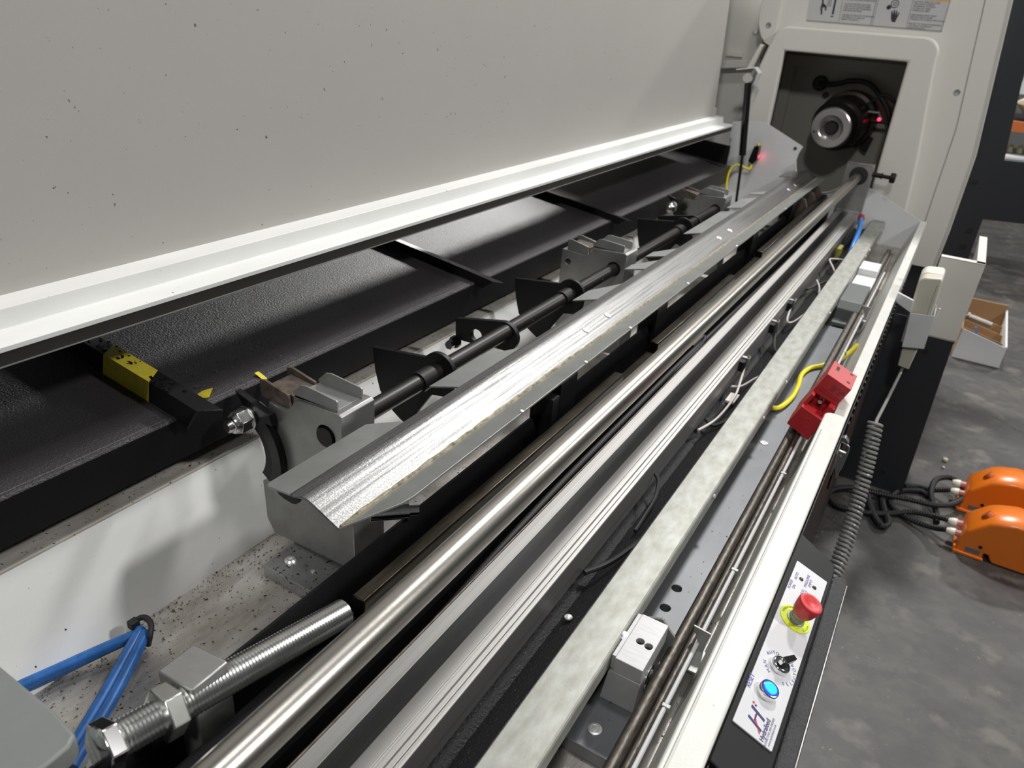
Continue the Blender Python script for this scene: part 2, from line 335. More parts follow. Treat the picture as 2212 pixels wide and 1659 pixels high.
b.faces.new(vs); bmesh.ops.solidify(b, geom=b.faces[:], thickness=.0005); tag(obj('tape_scrap', b, YEL), 'small dark yellow tape scrap curled on the tray edge', 'tape')
b = BM(); sheet(b, [(-.742, tz(-.742)+.004), (-.736, tz(-.736)+.003), (-.7265, -.4775), (-.7235, -.490)], .0005, .612, .619); tag(obj('tape_scrap', b, YEL), 'thin bright yellow tape scrap hanging over the tray lip by the near steel block', 'tape')
# ================================================================== LID
K = 1.0
ld = thing('hinged_lid', (-1.04, 1.6, -.44), 'raised pale grey lid panel with white folded bottom lip', 'lid')
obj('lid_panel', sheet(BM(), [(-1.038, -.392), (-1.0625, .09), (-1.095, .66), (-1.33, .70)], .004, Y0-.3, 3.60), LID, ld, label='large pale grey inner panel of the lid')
obj('lid_lip', sheet(BM(), [(-.944, -.4265), (-.944, -.4195), (-.948, -.4175), (-.993, -.4175), (-.9965, -.392), (-1.042, -.390)], .003, Y0-.3, 3.62), W_PAINT, ld, bev=.0008, label='stepped white folded lip')
obj('lid_shade', sheet(BM(), [(-1.045, -.386), (-1.315, -.386), (-1.325, .1), (-1.33, .655)], .003, Y0-.3, 3.55), LID, ld)  # unseen sheet added so its edge sets the shadow line on the tray
obj('lip_strip', box(BM(), -.953, -.9455, Y0-.3, 3.60, -.4445, -.4268), STRIP, ld, label='dark brown strip under the lip')  # dark band below the lip, built as a thin strip
obj('strip_edge', box(BM(), -.954, -.9445, Y0-.3, 3.60, -.4458, -.4442), GALV_D, ld)
obj('corner_tab', box(BM(), -1.040, -1.030, 3.555, 3.60, -.39, -.355), LID, ld, bev=.001)
# gas strut
gs = thing('gas_strut', (-.865, 3.6, -.76), 'black gas strut standing at the far end of the open lid', 'strut')
b = BM(); cyl(b, (-.912, 3.60, -.235), (-.8745, 3.61, -.545), .0155, 16); obj('strut_cylinder', b, BLK_GLOSS, gs)
b = BM(); cyl(b, (-.8745, 3.61, -.545), (-.862, 3.62, -.76), .0062, 12); obj('strut_rod', b, BLK_MATT, gs)
b = BM(); turn(b, (-.917, 3.585, -.215), (0, 1, 0), [(.02, 0), (.02, .02), (.012, .024), (.012, .05)], 16); obj('strut_joint', b, CHROME, gs)
obj('strut_bracket', sheet(BM(), [(-.985, -.19), (-.905, -.175), (-.885, -.195), (-.90, -.245)], .005, 3.63, 3.68), W_CLEAN, gs, bev=.001)
text('lettering', 'LIFT-O-MAT', (-.8935, 3.592, -.515), (-.12, 0, 1), (-1, 0, -.12), .017, INKD, gs) if False else None
# ================================================================== V RAIL
vr = thing('v_rail', (-.57, 2.1, -.615), 'bright folded steel V rail with welded seam and grey side tabs', 'rail')
VY0, VY1 = .561, 3.765
obj('rail_sheet', sheet(BM(), [(-.634, -.5975), (-.613, -.5925), (-.605, -.5915), (-.598, -.5932), (-.590, -.5965), (-.549, -.615)], -.0042, VY0, VY1), RAIL, vr, ang=30, label='bright scuffed main face of the rail')
b = BM(); A = [(-.549, VY0, -.615), (-.5085, .640, -.6035), (-.5045, .662, -.6025), (-.5045, 3.70, -.6025), (-.549, 3.765, -.615)]
vs = [b.verts.new(p) for p in A]; f = b.faces.new(vs); r = bmesh.ops.extrude_face_region(b, geom=[f]); bmesh.ops.translate(b, vec=(.0009, 0, -.0032), verts=[g for g in r['geom'] if isinstance(g, bmesh.types.BMVert)])
obj('rail_lip', b, TABG, vr, bev=.0004, label='grey lower lip of the rail')
pts = [(-.5487+random.uniform(-.0007, .0007), VY0+.004+i*.0145, -.6140+random.uniform(-.0004, .0006)) for i in range(220)]
b = BM(); tube(b, pts, .0022, 6, rf=lambda i: .0022+.0016*((i*37) % 7)/7); obj('weld_bead', b, WELD, vr)
tabs = [(.561, .766, .561, .800), (.932, 1.097, .955, 1.169), (1.488, 1.576, 1.522, 1.666), (1.793, 1.848, 1.822, 1.925), (1.945, 2.001, 1.975, 2.075), (2.266, 2.657, 2.30, 2.70), (2.734, 2.945, 2.76, 2.99), (3.05, 3.095, 3.07, 3.15), (3.55, 3.72, 3.57, 3.765)]
for a0, a1, c0, c1 in tabs:
    b = BM(); A = [(-.681, a0, -.6025), (-.681, a1, -.6025), (-.634, c1, -.5978), (-.634, c0, -.5978)]
    if a0 < .6: A = [(-.681, a0+.006, -.6025), (-.676, a0, -.602), (-.634, c0, -.5978), (-.634, c1, -.5978), (-.640, c1, -.598), (-.681, a1, -.6025)]
    vs = [b.verts.new(p) for p in A]; f = b.faces.new(vs); r = bmesh.ops.extrude_face_region(b, geom=[f]); bmesh.ops.translate(b, vec=(0, 0, -.003), verts=[g for g in r['geom'] if isinstance(g, bmesh.types.BMVert)])
    obj('rail_tab', b, TABG, vr)
for y in (1.345, 1.455, 2.30, 2.42, 3.28, 3.40):
    b = BM(); turn(b, (-.577, y, -.6022), (.40, 0, .916), [(.0082, 0), (.0082, .0010), (.0062, .0018), (.0045, .0012), (.0040, .0020), (.0016, .0020), (.0014, .0), (0, 0)], 24); obj('countersunk_screw', b, SCREW, vr)
for y in (.955, 1.20, 1.42, 1.80, 2.25, 2.9):
    b = BM(); turn(b, (-.5065, y, -.6035), (.3, 0, .95), [(.0035, 0), (.0035, .003), (0, .0042)], 10); obj('lip_rivet', b, SCREW, vr)
# ================================================================== CAM SHAFT
K = 1.24
cs = thing('cam_shaft', (-.59, 2.0, -.55), 'dark round shaft with black cam plates beside the V rail', 'shaft')
b = BM(); cyl(b, (-.59, .585, -.505), (-.59, 2.31, -.505), .0135, 28); obj('shaft', b, OXIDE, cs)
for y in (.800, 1.255, 1.915): b = BM(); cyl(b, (-.59, y-.022, -.505), (-.59, y+.01, -.505), .0165, 24); obj('collar', b, BLK_MATT, cs)
CAMP = [(-.7195, -.5025), (-.633, -.4915)]+circ(-.590, -.505, .0300, 12, 148, -10)+[(-.562, -.526), (-.566, -.538), (-.577, -.5455), (-.588, -.547), (-.602, -.550), (-.627, -.588), (-.632, -.600), (-.640, -.620), (-.647, -.6235), (-.664, -.615), (-.678, -.606), (-.693, -.592), (-.705, -.576), (-.714, -.545), (-.718, -.520)]
for y in (.833, 1.280, 1.946): obj('cam_plate', prism(BM(), CAMP, y-.004, y+.004), BLK_MATT, cs, bev=.0006)
LEVP = [(-.697, -.509), (-.597, -.4885)]+circ(-.594, -.516, .0275, 9, 85, -70)+[(-.611, -.5425), (-.640, -.547), (-.695, -.549)]
for y in (1.034, 2.048):
    lv = obj('lever_plate', holed(BM(), LEVP, [circ(-.651, -.530, .012, 18)], y-.005, y+.005), BLK_MATT, cs, bev=.0006)
    b = BM(); cyl(b, (-.697, y-.024, -.556), (-.697, y-.004, -.556), .0085, 6); cyl(b, (-.697, y-.006, -.556), (-.697, y, -.556), .012, 18); obj('lever_bolt', b, BLK_GLOSS, lv)
for y in (1.40, 1.10):
    b = BM(); cyl(b, (-.5755, y, -.5045), (-.579, y, -.5045), .0028, 10); obj('set_screw', b, RUBBER, cs)
# ================================================================== BAR REST BLOCKS
def rest_block(y, label, arm):
    t = thing('bar_rest_block', (-.64, y+.03, -.73), label, 'block', 'steel bar rest blocks under the cam shaft')
    body = [(-.562, -.4685), (-.566, -.465), (-.636, -.4685), (-.643, -.472), (-.650, -.4835), (-.658, -.4885), (-.668, -.489), (-.720, -.4865), (-.721, -.66), (-.710, -.712), (-.548, -.706), (-.548, -.60), (-.563, -.545)]
    holes = [circ(-.590, -.505, .0158, 26)]
    if not arm: holes.append(circ(-.7025, -.5125, .0068, 18))
    if arm: body = body[:7]+[(-.690, -.4875), (-.696, -.510)]+[(-.752+.068*math.cos(math.radians(a)), -.575+.068*math.sin(math.radians(a))) for a in (45, 25, 5, -15, -35)]+[(-.717, -.625), (-.7155, -.69), (-.703, -.712)]+body[10:]
    obj('block_body', holed(BM(), body, holes, y, y+.062), BLOCKM, t, bev=.0012)
    b = BM(); 
    for ya, yb in ((y+.004, y+.0065), (y+.049, y+.0515)):
        prism(b, [(-.646, -.468), (-.572, -.4645), (-.572, -.4515), (-.574, -.4495), (-.625, -.4455), (-.634, -.4475), (-.648, -.461)], ya, yb)
    box(b, -.645, -.575, y+.004, y+.0515, -.468, -.4645)
    obj('clip_channel', b, GALV_D, t, bev=.0005)
    b = BM(); prism(b, [(-.700, -.4865), (-.655, -.4865), (-.657, -.4735), (-.700, -.470)], y+.012, y+.05); obj('stop_pad', b, BROWN, t, bev=.001)
    for ya in (y+.004, y+.052): obj('pad_side', prism(BM(), [(-.709, -.488), (-.656, -.489), (-.658, -.470), (-.700, -.4615), (-.709, -.4635)], ya, ya+.004), BROWN if arm else BLOCKM, t, bev=.0005)
    b = BM(); turn(b, (-.566, y-.0006, -.500), (0, -1, 0), [(0, 0), (.0, .0)], 8) if False else None
    if arm:
        C0 = (-.752, -.575)
        obj('recess_shade', prism(BM(), [(-.688, -.600), (-.6876, -.628), (-.6836, -.633), (-.6735, -.6365), (-.6588, -.638), (-.6513, -.6366), (-.645, -.6307), (-.641, -.6173), (-.632, -.616), (-.630, -.600)], y-.0035, y+.004), RUBBER, t, bev=.0008, label='black shape standing for the shaded recess under the rail wing')  # black piece stands in for shade in the recess of the block
        A = [(C0[0]+r*math.cos(math.radians(a)), C0[1]+r*math.sin(math.radians(a))) for r, an in ((.069, range(72, -37, -9)),) for a in an]
        B = [(C0[0]+.052*math.cos(math.radians(a)), C0[1]+.052*math.sin(math.radians(a))) for a in range(-36, 80, 9)]
        obj('guard_arc', prism(BM(), A+B, y-.006, y+.02), RUBBER, t, bev=.0006, label='black curved guard at the side of the block')
        A2 = [(C0[0]+.088*math.cos(math.radians(a)), C0[1]+.088*math.sin(math.radians(a))) for a in range(70, -30, -9)]
        obj('pivot_arm', prism(BM(), [(-.741, -.484), (-.713, -.4915), (-.679, -.500), (-.6735, -.516)]+A2[3:]+[(C0[0]+.071*math.cos(math.radians(a)), C0[1]+.071*math.sin(math.radians(a))) for a in range(-25, 75, 10)], y-.012, y-.002), BLK, t, bev=.001, label='black pivot arm curving round the block')
        nx, nz = -.7185, -.5165
        b = BM(); cyl(b, (nx, y-.016, nz), (nx, y-.012, nz), .0175, 24); cyl(b, (nx, y-.034, nz), (nx, y-.016, nz), .0165, 6, phase=.3); turn(b, (nx, y-.034, nz), (0, -1, 0), [(.0145, 0), (.0125, .006), (.0095, .008)], 20)
        nt = obj('lock_nut', b, ZINC, t, bev=.0008, label='bright lock nut on a protruding stud')
        b = BM(); turn(b, (nx, y-.040, nz), (0, -1, 0), [(.0078+.0008*(i % 2), i*.0009) for i in range(9)]+[(.0062, .0088)], 16); obj('stud', b, ZINC, nt)
    return t
rest_block(.588, 'nearest steel bar rest block with pivot arm and bright lock nut', True)
rest_block(1.486, 'middle steel bar rest block with a small round hole', False)
rest_block(2.236, 'farthest steel bar rest block below the gas strut', True)
# clamp plates under the blocks
for y, lab in ((.53, 'grit covered aluminium base plate under the nearest rest block'),):
    t = thing('base_plate', (-.6, y+.12, -.731), lab, 'plate')
    obj('plate', box(BM(), -.664, -.536, y, y+.26, -.731, -.7125), ALU_PL, t, bev=.001)
    b = BM(); turn(b, (-.640, y+.028, -.7125), (0, 0, 1), [(.0085, 0), (.0085, .002), (.006, .0045), (.003, .0045), (.0025, .002), (0, .002)], 20); obj('cap_screw', b, SCREW, t)
    for q in ((-.615, y+.066), (-.600, y+.03)):
        b = BM(); turn(b, (q[0], q[1], -.7125), (0, 0, 1), [(.003, 0), (.003, .001), (0, .002)], 10); obj('rivet', b, SCREW, t)
K = 1.0
b = BM(); cyl(b, (-.565, .64, -.648), (-.528, .68, -.650), .011, 20); cyl(b, (-.528, .68, -.65), (-.518, .69, -.6505), .008, 16); tag(obj('push_pin', b, CHROME), 'short bright steel pin sticking out under the rail tip', 'pin')
# ================================================================== PUSHER ROD + BUSHING BLOCK
b = BM(); turn(b, (-.3725, -.30, -.574), (0, 1, 0), [(.0195, 0), (.0195, 4.02)], 64); tag(obj('pusher_rod', b, ROD), 'long thick bright steel rod lying along the middle of the trough', 'rod')
bk = thing('bushing_block', (-.373, 3.74, -.76), 'dark steel guide block holding the far end of the bright rod', 'block')
obj('block_body', holed(BM(), [(-.431, -.76), (-.318, -.76), (-.318, -.5235), (-.322, -.5195), (-.427, -.5195), (-.431, -.5235)], [circ(-.3705, -.569, .038, 32)], 3.70, 3.745), BLOCKM, bk, bev=.001)
obj('lit_top_strip', box(BM(), -.430, -.319, 3.698, 3.746, -.519, -.515), ALU, bk, bev=.001, label='paler strip for the lit top face')  # paler metal laid on to carry the lit look of the top
b = BM(); holed(b, circ(-.3705, -.569, .0378, 32), [circ(-.3725, -.573, .0215, 32)], 3.692, 3.74); obj('black_bushing', b, RUBBER, bk)
b = BM(); turn(b, (-.318, 3.715, -.556), (1, 0, -.03), [(.0105, 0), (.0105, .035), (.013, .036), (.013, .042), (.0085, .044), (.0085, .072), (.021, .074), (.022, .080), (.022, .090), (.019, .096)], 20); obj('locking_knob', b, BLK_MATT, bk, label='black plunger knob sticking out sideways')
# ================================================================== ALUMINIUM GUIDE EXTRUSION
ex = thing('guide_extrusion', (-.37, 1.7, -.80), 'silver grooved aluminium extrusion with dark centre strip beside the rod', 'extrusion')
T = -.731
prof = [(-.421, -.797), (-.421, T-.002), (-.4195, T), (-.3975, T), (-.3975, T-.004), (-.3685, T-.004), (-.3685, T), (-.3500, T), (-.3497, T-.0025), (-.3465, T-.0025), (-.3462, T), (-.3400, T), (-.3397, T-.005), (-.3365, T-.005), (-.3362, T-.0005), (-.3318, T-.0005), (-.3314, T-.0035), (-.3290, T-.0035), (-.3286, T-.0005), (-.3252, T-.0005), (-.3240, T-.0018), (-.3240, -.766), (-.328, -.770), (-.328, -.797)]
obj('profile', prism(BM(), prof, -.35, 3.695), ALU_X, ex, bev=.0003, ang=20)
obj('centre_strip', box(BM(), -.3972, -.3688, -.35, 3.69, T-.0038, T-.0012), BELT, ex, label='dark steel strip let into the extrusion')
b = BM(); cyl(b, (-.4225, -.35, T-.002), (-.4225, 3.69, T-.002), .0016, 8); obj('edge_wire', b, BROWN, ex)
obj('end_cap', box(BM(), -.424, -.322, 3.682, 3.698, -.775, -.722), GALV_D, ex, bev=.001)
# sensor clamps on the extrusion side
def pick(lst): return lst
for y, lab in ((1.73, 'nearest small clear sensor clamp on the extrusion side'), (2.04, 'middle small clear sensor clamp on the extrusion side'), (2.26, 'farthest small clear sensor clamp on the extrusion side')):
    t = thing('sensor_clamp', (-.318, y, -.77), lab, 'clamp')
    obj('clamp_body', box(BM(), -.326, -.311, y, y+.038, -.768, -.742), BLK_MATT, t, bev=.001)
    obj('clamp_band', box(BM(), -.3275, -.305, y+.024, y+.036, -.771, -.738), ALU, t, bev=.001)
    b = BM(); cyl(b, (-.309, y+.03, -.738), (-.309, y+.03, -.732), .004, 12); obj('clamp_screw', b, CHROME, t)
# braided cable in the gap left of the extrusion
pts = smooth([(-.432, .62, -.757), (-.4335, .8, -.744), (-.4345, 1.0, -.737), (-.4345, 1.3, -.735), (-.4355, 1.6, -.735), (-.435, 1.9, -.742), (-.4375, 2.3, -.755), (-.44, 2.8, -.77)], 30)
b = BM(); tube(b, pts, .0058, 10, rf=lambda i: .0058+.0005*(i % 2)); tag(obj('braided_cable', b, RUBBER), 'black braided cable lying between the bright rod and the extrusion', 'cable')
pts = smooth([(-.435, .98, -.740), (-.430, .93, -.752), (-.432, .86, -.768), (-.440, .78, -.785), (-.45, .70, -.79)], 10)
b = BM(); tube(b, pts, .0024, 8); tag(obj('thin_cable', b, RUBBER), 'thin black cable dropping from the braided one into the gap', 'cable')
pts = smooth([(-.44, 1.35, -.745), (-.432, 1.55, -.738), (-.43, 1.75, -.735), (-.44, 1.80, -.73), (-.448, 1.74, -.74)], 10)
b = BM(); tube(b, pts, .0042, 8); tag(obj('looped_cable', b, RUBBER), 'smooth black cable loop beside the rod halfway along', 'cable')
# ================================================================== DARK PUSH BARS left of the rod
def bar(name, y0, y1, dz, label, r=.0):
    A = [(-.4835, -.655+dz), (-.4640, -.655+dz), (-.4640, -.690+dz), (-.4835, -.690+dz)]
    o = obj(name, prism(BM(), A, y0, y1), DARKBAR, bev=.0016); tag(o, label, 'bar', 'dark oily square bars left of the rod'); return o
bar('square_bar', .512, 1.305, 0, 'nearest dark oily square bar, its end against the long bolt')
bar('square_bar', 1.312, 1.500, -.020, 'short lowered piece between the two long dark square bars')
bar('square_bar', 1.502, 2.13, 0, 'second long dark square bar with rounded near corner')
bar('square_bar', 2.135, 2.44, -.018, 'second lowered piece of the dark square bars')
bar('square_bar', 2.443, 3.60, 0, 'farthest dark square bar running to the end plate')
b = BM(); tube(b, [(-.4525, Y0, -.668), (-.4525, 3.6, -.668)], .0042, 8); tag(obj('black_hose', b, RUBBER), 'thin straight black hose between the dark bars and the bright rod', 'hose')
o = obj('bar_bed', sheet(BM(), [(-.490, -.80), (-.490, -.692), (-.458, -.692), (-.458, -.80)], -.004, .25, Y1), BLK_MATT, bf)
# ================================================================== LONG BOLT AND ITS BLOCK (near left)
ab = thing('bolt_block', (-.525, .32, -.80), 'grey aluminium block carrying the long threaded bolt', 'block')
obj('block_body', prism(BM(), [(-.543, .292), (-.495, .296), (-.495, .340), (-.543, .336)], -.80, -.62, MZ), GREY_CAST if False else BLOCKM, ab, bev=.002)
ab['category'] = 'block'
p0 = Vector((-.512, .222, -.628)); p1 = Vector((-.4885, .502, -.679)); d = (p1-p0).normalized(); L = (p1-p0).length
lb = thing('long_bolt', p0, 'long zinc plated threaded bolt with hex head and nut', 'bolt')
n = int(L/.002)
b = BM(); turn(b, p0, d, [(.0160+.0019*(i % 2), i*L/n) for i in range(n)]+[(.0135, L+.001), (0, L+.001)], 32); obj('thread', b, ZINC, lb)
b = BM(); turn(b, p0-d*.014, d, [(.021, -.001), (.026, .002), (.026, .016), (.022, .0165)], 6, .35); obj('hex_head', b, CHROME, lb, bev=.001)
b = BM(); turn(b, p0+d*.042, d, [(.021, 0), (.0275, .003), (.0275, .020), (.021, .023)], 6, .15); obj('hex_nut', b, ZINC, lb, bev=.001)
# ================================================================== GREY CORNER BRACKET (extreme near left)
gc = thing('grey_bracket', (-.60, .16, -.80), 'out of focus grey bracket in the near left corner', 'bracket')
obj('bracket_top', prism(BM(), [(-.78, -.05), (-.78, .205), (-.56, .2035), (-.5235, .200), (-.5165, .190), (-.515, .17), (-.53, -.05)], -.625, -.60, MZ), GREY_CAST, gc, bev=.003, seg=2)
obj('bracket_foot', prism(BM(), [(-.78, -.05), (-.78, .185), (-.57, .183), (-.545, .17), (-.545, -.05)], -.80, -.626, MZ), GREY_CAST, gc, bev=.004, seg=3)
# ================================================================== BLUE AIR TUBES
K = 1.24
bt = thing('blue_air_tubes', (-.68, .34, -.725), 'two pairs of blue air tubes held by a black tie on left floor plate', 'tubes')
for sx in (-.0065, .0065):
    b = BM(); tube(b, smooth([(-.683+sx*.3, .362, -.708+sx*.3), (-.700+sx*.4, .325, -.712+sx*.5), (-.722+sx*.4, .260, -.716+sx*.7), (-.748+sx*.4, .18, -.718+sx*.8)], 6), .0068, 14); obj('tube', b, BLUE, bt)
    b = BM(); tube(b, smooth([(-.681+sx*.7, .360, -.704), (-.658+sx*.9, .325, -.705), (-.630+sx, .277, -.710), (-.598+sx, .215, -.717)], 6), .0068, 14); obj('tube', b, BLUE, bt)
b = BM(); pts = smooth([(-.697, .358, -.712), (-.697, .364, -.698), (-.686, .369, -.692), (-.672, .366, -.693), (-.664, .358, -.699), (-.665, .354, -.712)], 6); tube(b, pts, .0035, 8); obj('cable_tie', b, RUBBER, bt)
obj('tie_head', box(BM(), -.701, -.691, .353, .364, -.705, -.694), RUBBER, bt, bev=.001)
K = 1.0
# ================================================================== GALVANISED STRIP COVER
gv = thing('galvanised_cover', (-.24, 1.7, -.79), 'pale galvanised folded cover strip running along the right side', 'cover')
g = [(-.2675, -.790), (-.2675, -.755)]; 
obj('cover_sheet', sheet(BM(), [(-.2675, -.795), (-.2675, -.7565), (-.266, -.755), (-.2145, -.755), (-.2118, -.7555), (-.2095, -.7570), (-.2080, -.7593), (-.2075, -.762), (-.2075, -.782)], -.0022, -.35, 3.735), GALV, gv, ang=12)
obj('end_bar', box(BM(), -.262, -.214, 3.715, 3.738, -.7548, -.752), GALV_D, gv)
for y in (.735, 1.16, 1.52, 1.74, 2.33, 3.10, 3.21, 3.60):
    b = BM(); turn(b, (-.2074, y, -.766), (1, 0, .1), [(.0045, 0), (.0045, .0025), (.002, .004), (0, .004)], 14); obj('rivet', b, SCREW, gv)
# ================================================================== LOOSE RUSTY BARS
b = BM(); cyl(b, (-.1472, -.35, -.800), (-.1472, 3.40, -.800), .0092, 22); tag(obj('rusty_bar', b, RUST), 'thicker of the two rusty round bars along the right wall', 'bar')
b = BM(); cyl(b, (-.1318, -.35, -.800), (-.1318, 3.36, -.800), .0056, 18); tag(obj('rusty_bar', b, RUST), 'thinner of the two rusty round bars, nearest the white wall', 'bar')
for k, (y, lab) in enumerate(((.835, 'near grey notched clip plate holding the thin rusty bar'), (2.50, 'far grey clip plate holding the rusty bars'))):
    t = thing('bar_clip', (-.122, y, -.86), lab, 'clip')
    obj('clip_plate', prism(BM(), [(-.118, -.858), (-.1125, -.80), (-.1085, -.774), (-.1345, -.771), (-.1325, -.780), (-.1275, -.7875), (-.1250, -.796), (-.1262, -.803), (-.134, -.8065), (-.1345, -.858)], y, y+.003), GALV_D, t, bev=.0004)
    obj('clip_foot', box(BM(), -.135, -.1095, y-.045, y, -.812, -.809), GALV_D, t)
# ================================================================== MACHINED BLOCKS on the side floor
mb = thing('machined_block', (-.187, .75, -.836), 'bright machined aluminium block with two screw holes near the control box', 'block')
hb = [circ(-.1835, .7465, .0056, 18), circ(-.1705, .7445, .0056, 18)]
b = holed(BM(), [(-.2005, .700), (-.161, .700), (-.161, .797), (-.2005, .797)], hb, -.755, -.780, MZ)
obj('block_top', b, ALU_BLK, mb, bev=.0008)
obj('block_foot', prism(BM(), [(-.2125, -.836), (-.163, -.836), (-.161, -.7801), (-.2005, -.7801), (-.2065, -.783)], .700, .797), ALU_BLK, mb, bev=.0008)
obj('side_ledge', box(BM(), -.2065, -.1992, .705, .797, -.7795, -.757), ALU_BLK, mb, bev=.0006)
for h in hb:
    cx = sum(p[0] for p in h)/len(h); cy = sum(p[1] for p in h)/len(h); b = BM(); cyl(b, (cx, cy, -.7795), (cx, cy, -.762), .0053, 14); obj('socket_screw', b, RUBBER, mb)
b = BM(); turn(b, (-.1615, .735, -.800), (1, 0, 0), [(.019, 0), (.019, .002), (.0165, .0022), (.0155, .0005), (0, .0005)], 24); obj('side_boss', b, CHROME, mb)
obj('back_plate', prism(BM(), [(-.203, -.765), (-.172, -.752), (-.150, -.775), (-.154, -.83), (-.203, -.83)], .800, .804), GALV_D, mb, bev=.0005)
b = BM(); turn(b, (-.2068, .748, -.762), (.3, 0, 1), [(.0085, 0), (.0085, .003), (.005, .006), (0, .006)], 16); obj('button_screw', b, SCREW, mb)
fb = thing('green_grey_block', (-.165, 2.56, -.836), 'dark green-grey block with a bright screw at its foot', 'block')
obj('block_body', prism(BM(), [(2.475, -.836), (2.475, -.790), (2.50, -.768), (2.70, -.764), (2.705, -.836)], -.2055, -.137, MX), GREEN, fb, bev=.002)
obj('block_foot', box(BM(), -.206, -.140, 2.432, 2.475, -.836, -.824), GREEN, fb, bev=.001)
b = BM(); turn(b, (-.150, 2.452, -.824), (0, 0, 1), [(.008, 0), (.008, .003), (.004, .006), (0, .006)], 16); obj('bright_screw', b, SCREW, fb)
wb = thing('white_terminal_block', (-.17, 2.84, -.858), 'small white stepped block beyond the green-grey block', 'block')
obj('upper_step', box(BM(), -.2045, -.140, 2.90, 3.02, -.858, -.762), W_CLEAN, wb, bev=.0015)
obj('lower_step', box(BM(), -.2045, -.138, 2.74, 2.898, -.858, -.785), W_CLEAN, wb, bev=.0015)
for x in (-.178, -.166): b = BM(); cyl(b, (x, 2.765, -.7852), (x, 2.765, -.7842), .0045, 12); obj('terminal_hole', b, RUBBER, wb)
# ================================================================== CABLES near the far end
def cab(name, pts, r, mt, label, cat='cable', n=10, seg=8):
    b = BM(); tube(b, smooth(pts, n), r, seg); return tag(obj(name, b, mt), label, cat)
cab('yellow_cable', [(-.268, 1.74, -.80), (-.225, 1.70, -.818), (-.205, 1.72, -.826), (-.192, 1.80, -.829), (-.193, 1.88, -.829), (-.200, 1.96, -.829), (-.190, 2.02, -.829), (-.165, 2.06, -.827), (-.135, 2.10, -.820), (-.116, 2.13, -.806), (-.098, 2.16, -.78)], .0062, YELC, 'yellow cable bending under the rusty bars behind the red switch')
cab('blue_hose', [(-.300, 3.585, -.725), (-.292, 3.50, -.728), (-.279, 3.38, -.738), (-.2745, 3.27, -.765), (-.274, 3.2, -.80)], .0095, BLUE2, 'short bright blue hose curving down by the end plate', 'hose', seg=12)
b = BM(); cyl(b, (-.304, 3.60, -.722), (-.300, 3.575, -.726), .014, 16); tag(obj('hose_fitting', b, RED), 'small red push-in collar at the top of the blue hose', 'fitting')
cab('white_wire', [(-.314, 1.76, -.765), (-.305, 1.70, -.775), (-.296, 1.62, -.785), (-.300, 1.50, -.79), (-.318, 1.42, -.79)], .0028, WIRE, 'near white wire drooping from the nearest sensor clamp')
cab('white_wire', [(-.314, 2.28, -.76), (-.304, 2.20, -.775), (-.289, 2.22, -.782), (-.275, 2.34, -.785), (-.270, 2.46, -.785), (-.283, 2.60, -.782), (-.308, 2.68, -.776)], .0028, WIRE, 'white wire loop beyond the farthest sensor clamp')
cab('white_wire', [(-.272, 2.85, -.785), (-.292, 2.90, -.778), (-.316, 2.97, -.772), (-.300, 3.02, -.778), (-.272, 3.06, -.785)], .003, WIRE, 'pale wire hairpin near the yellow terminal at far end')
cab('white_wire', [(-.316, 1.66, -.78), (-.300, 1.70, -.79), (-.285, 1.76, -.79), (-.270, 1.80, -.785)], .0026, WIRE, 'short pale wire crossing under the nearest clamp')
cab('black_wire', [(-.322, .866, -.792), (-.300, .905, -.790), (-.284, .955, -.787), (-.268, 1.02, -.783)], .0048, RUBBER, 'black cable slanting across the channel near the machined block')
cab('black_wire', [(-.324, 1.17, -.770), (-.312, 1.16, -.778), (-.302, 1.12, -.790), (-.300, 1.06, -.797), (-.298, 1.02, -.797)], .0036, RUBBER, 'black cable hooping over the channel beyond the slanting one')
cab('black_wire', [(-.320, 1.48, -.79), (-.300, 1.47, -.795), (-.282, 1.50, -.792), (-.268, 1.55, -.785)], .0042, RUBBER, 'black cable curving under the white wire')
cab('black_wire', [(-.318, 2.56, -.78), (-.300, 2.66, -.787), (-.285, 2.72, -.788), (-.268, 2.74, -.785)], .0042, RUBBER, 'black cable curving beyond the white wire loop')
cab('black_wire', [(-.312, 2.08, -.77), (-.298, 2.02, -.785), (-.284, 1.98, -.79), (-.268, 1.96, -.785)], .0045, RUBBER, 'black cable from the middle sensor clamp to the cover strip')
obj_ = obj('yellow_terminal', box(BM(), -.316, -.300, 3.10, 3.17, -.80, -.756), mat('olive_plastic', (.30, .27, .04), .5), bev=.003); tag(obj_, 'small yellow terminal block beside the extrusion end', 'terminal')
obj_ = obj('white_tag', box(BM(), -.312, -.290, 1.60, 1.65, -.796, -.790), WIRE, bev=.001); tag(obj_, 'small pale cable tag lying in the black channel', 'tag')
for p, lab in (((-.303, .776, -.804), 'small bright button screw in the black channel, near end'),):
    b = BM(); turn(b, p, (0, 0, 1), [(.0062, 0), (.0062, .002), (.003, .0042), (0, .0042)], 16); tag(obj('button_screw', b, SCREW), lab, 'screw')
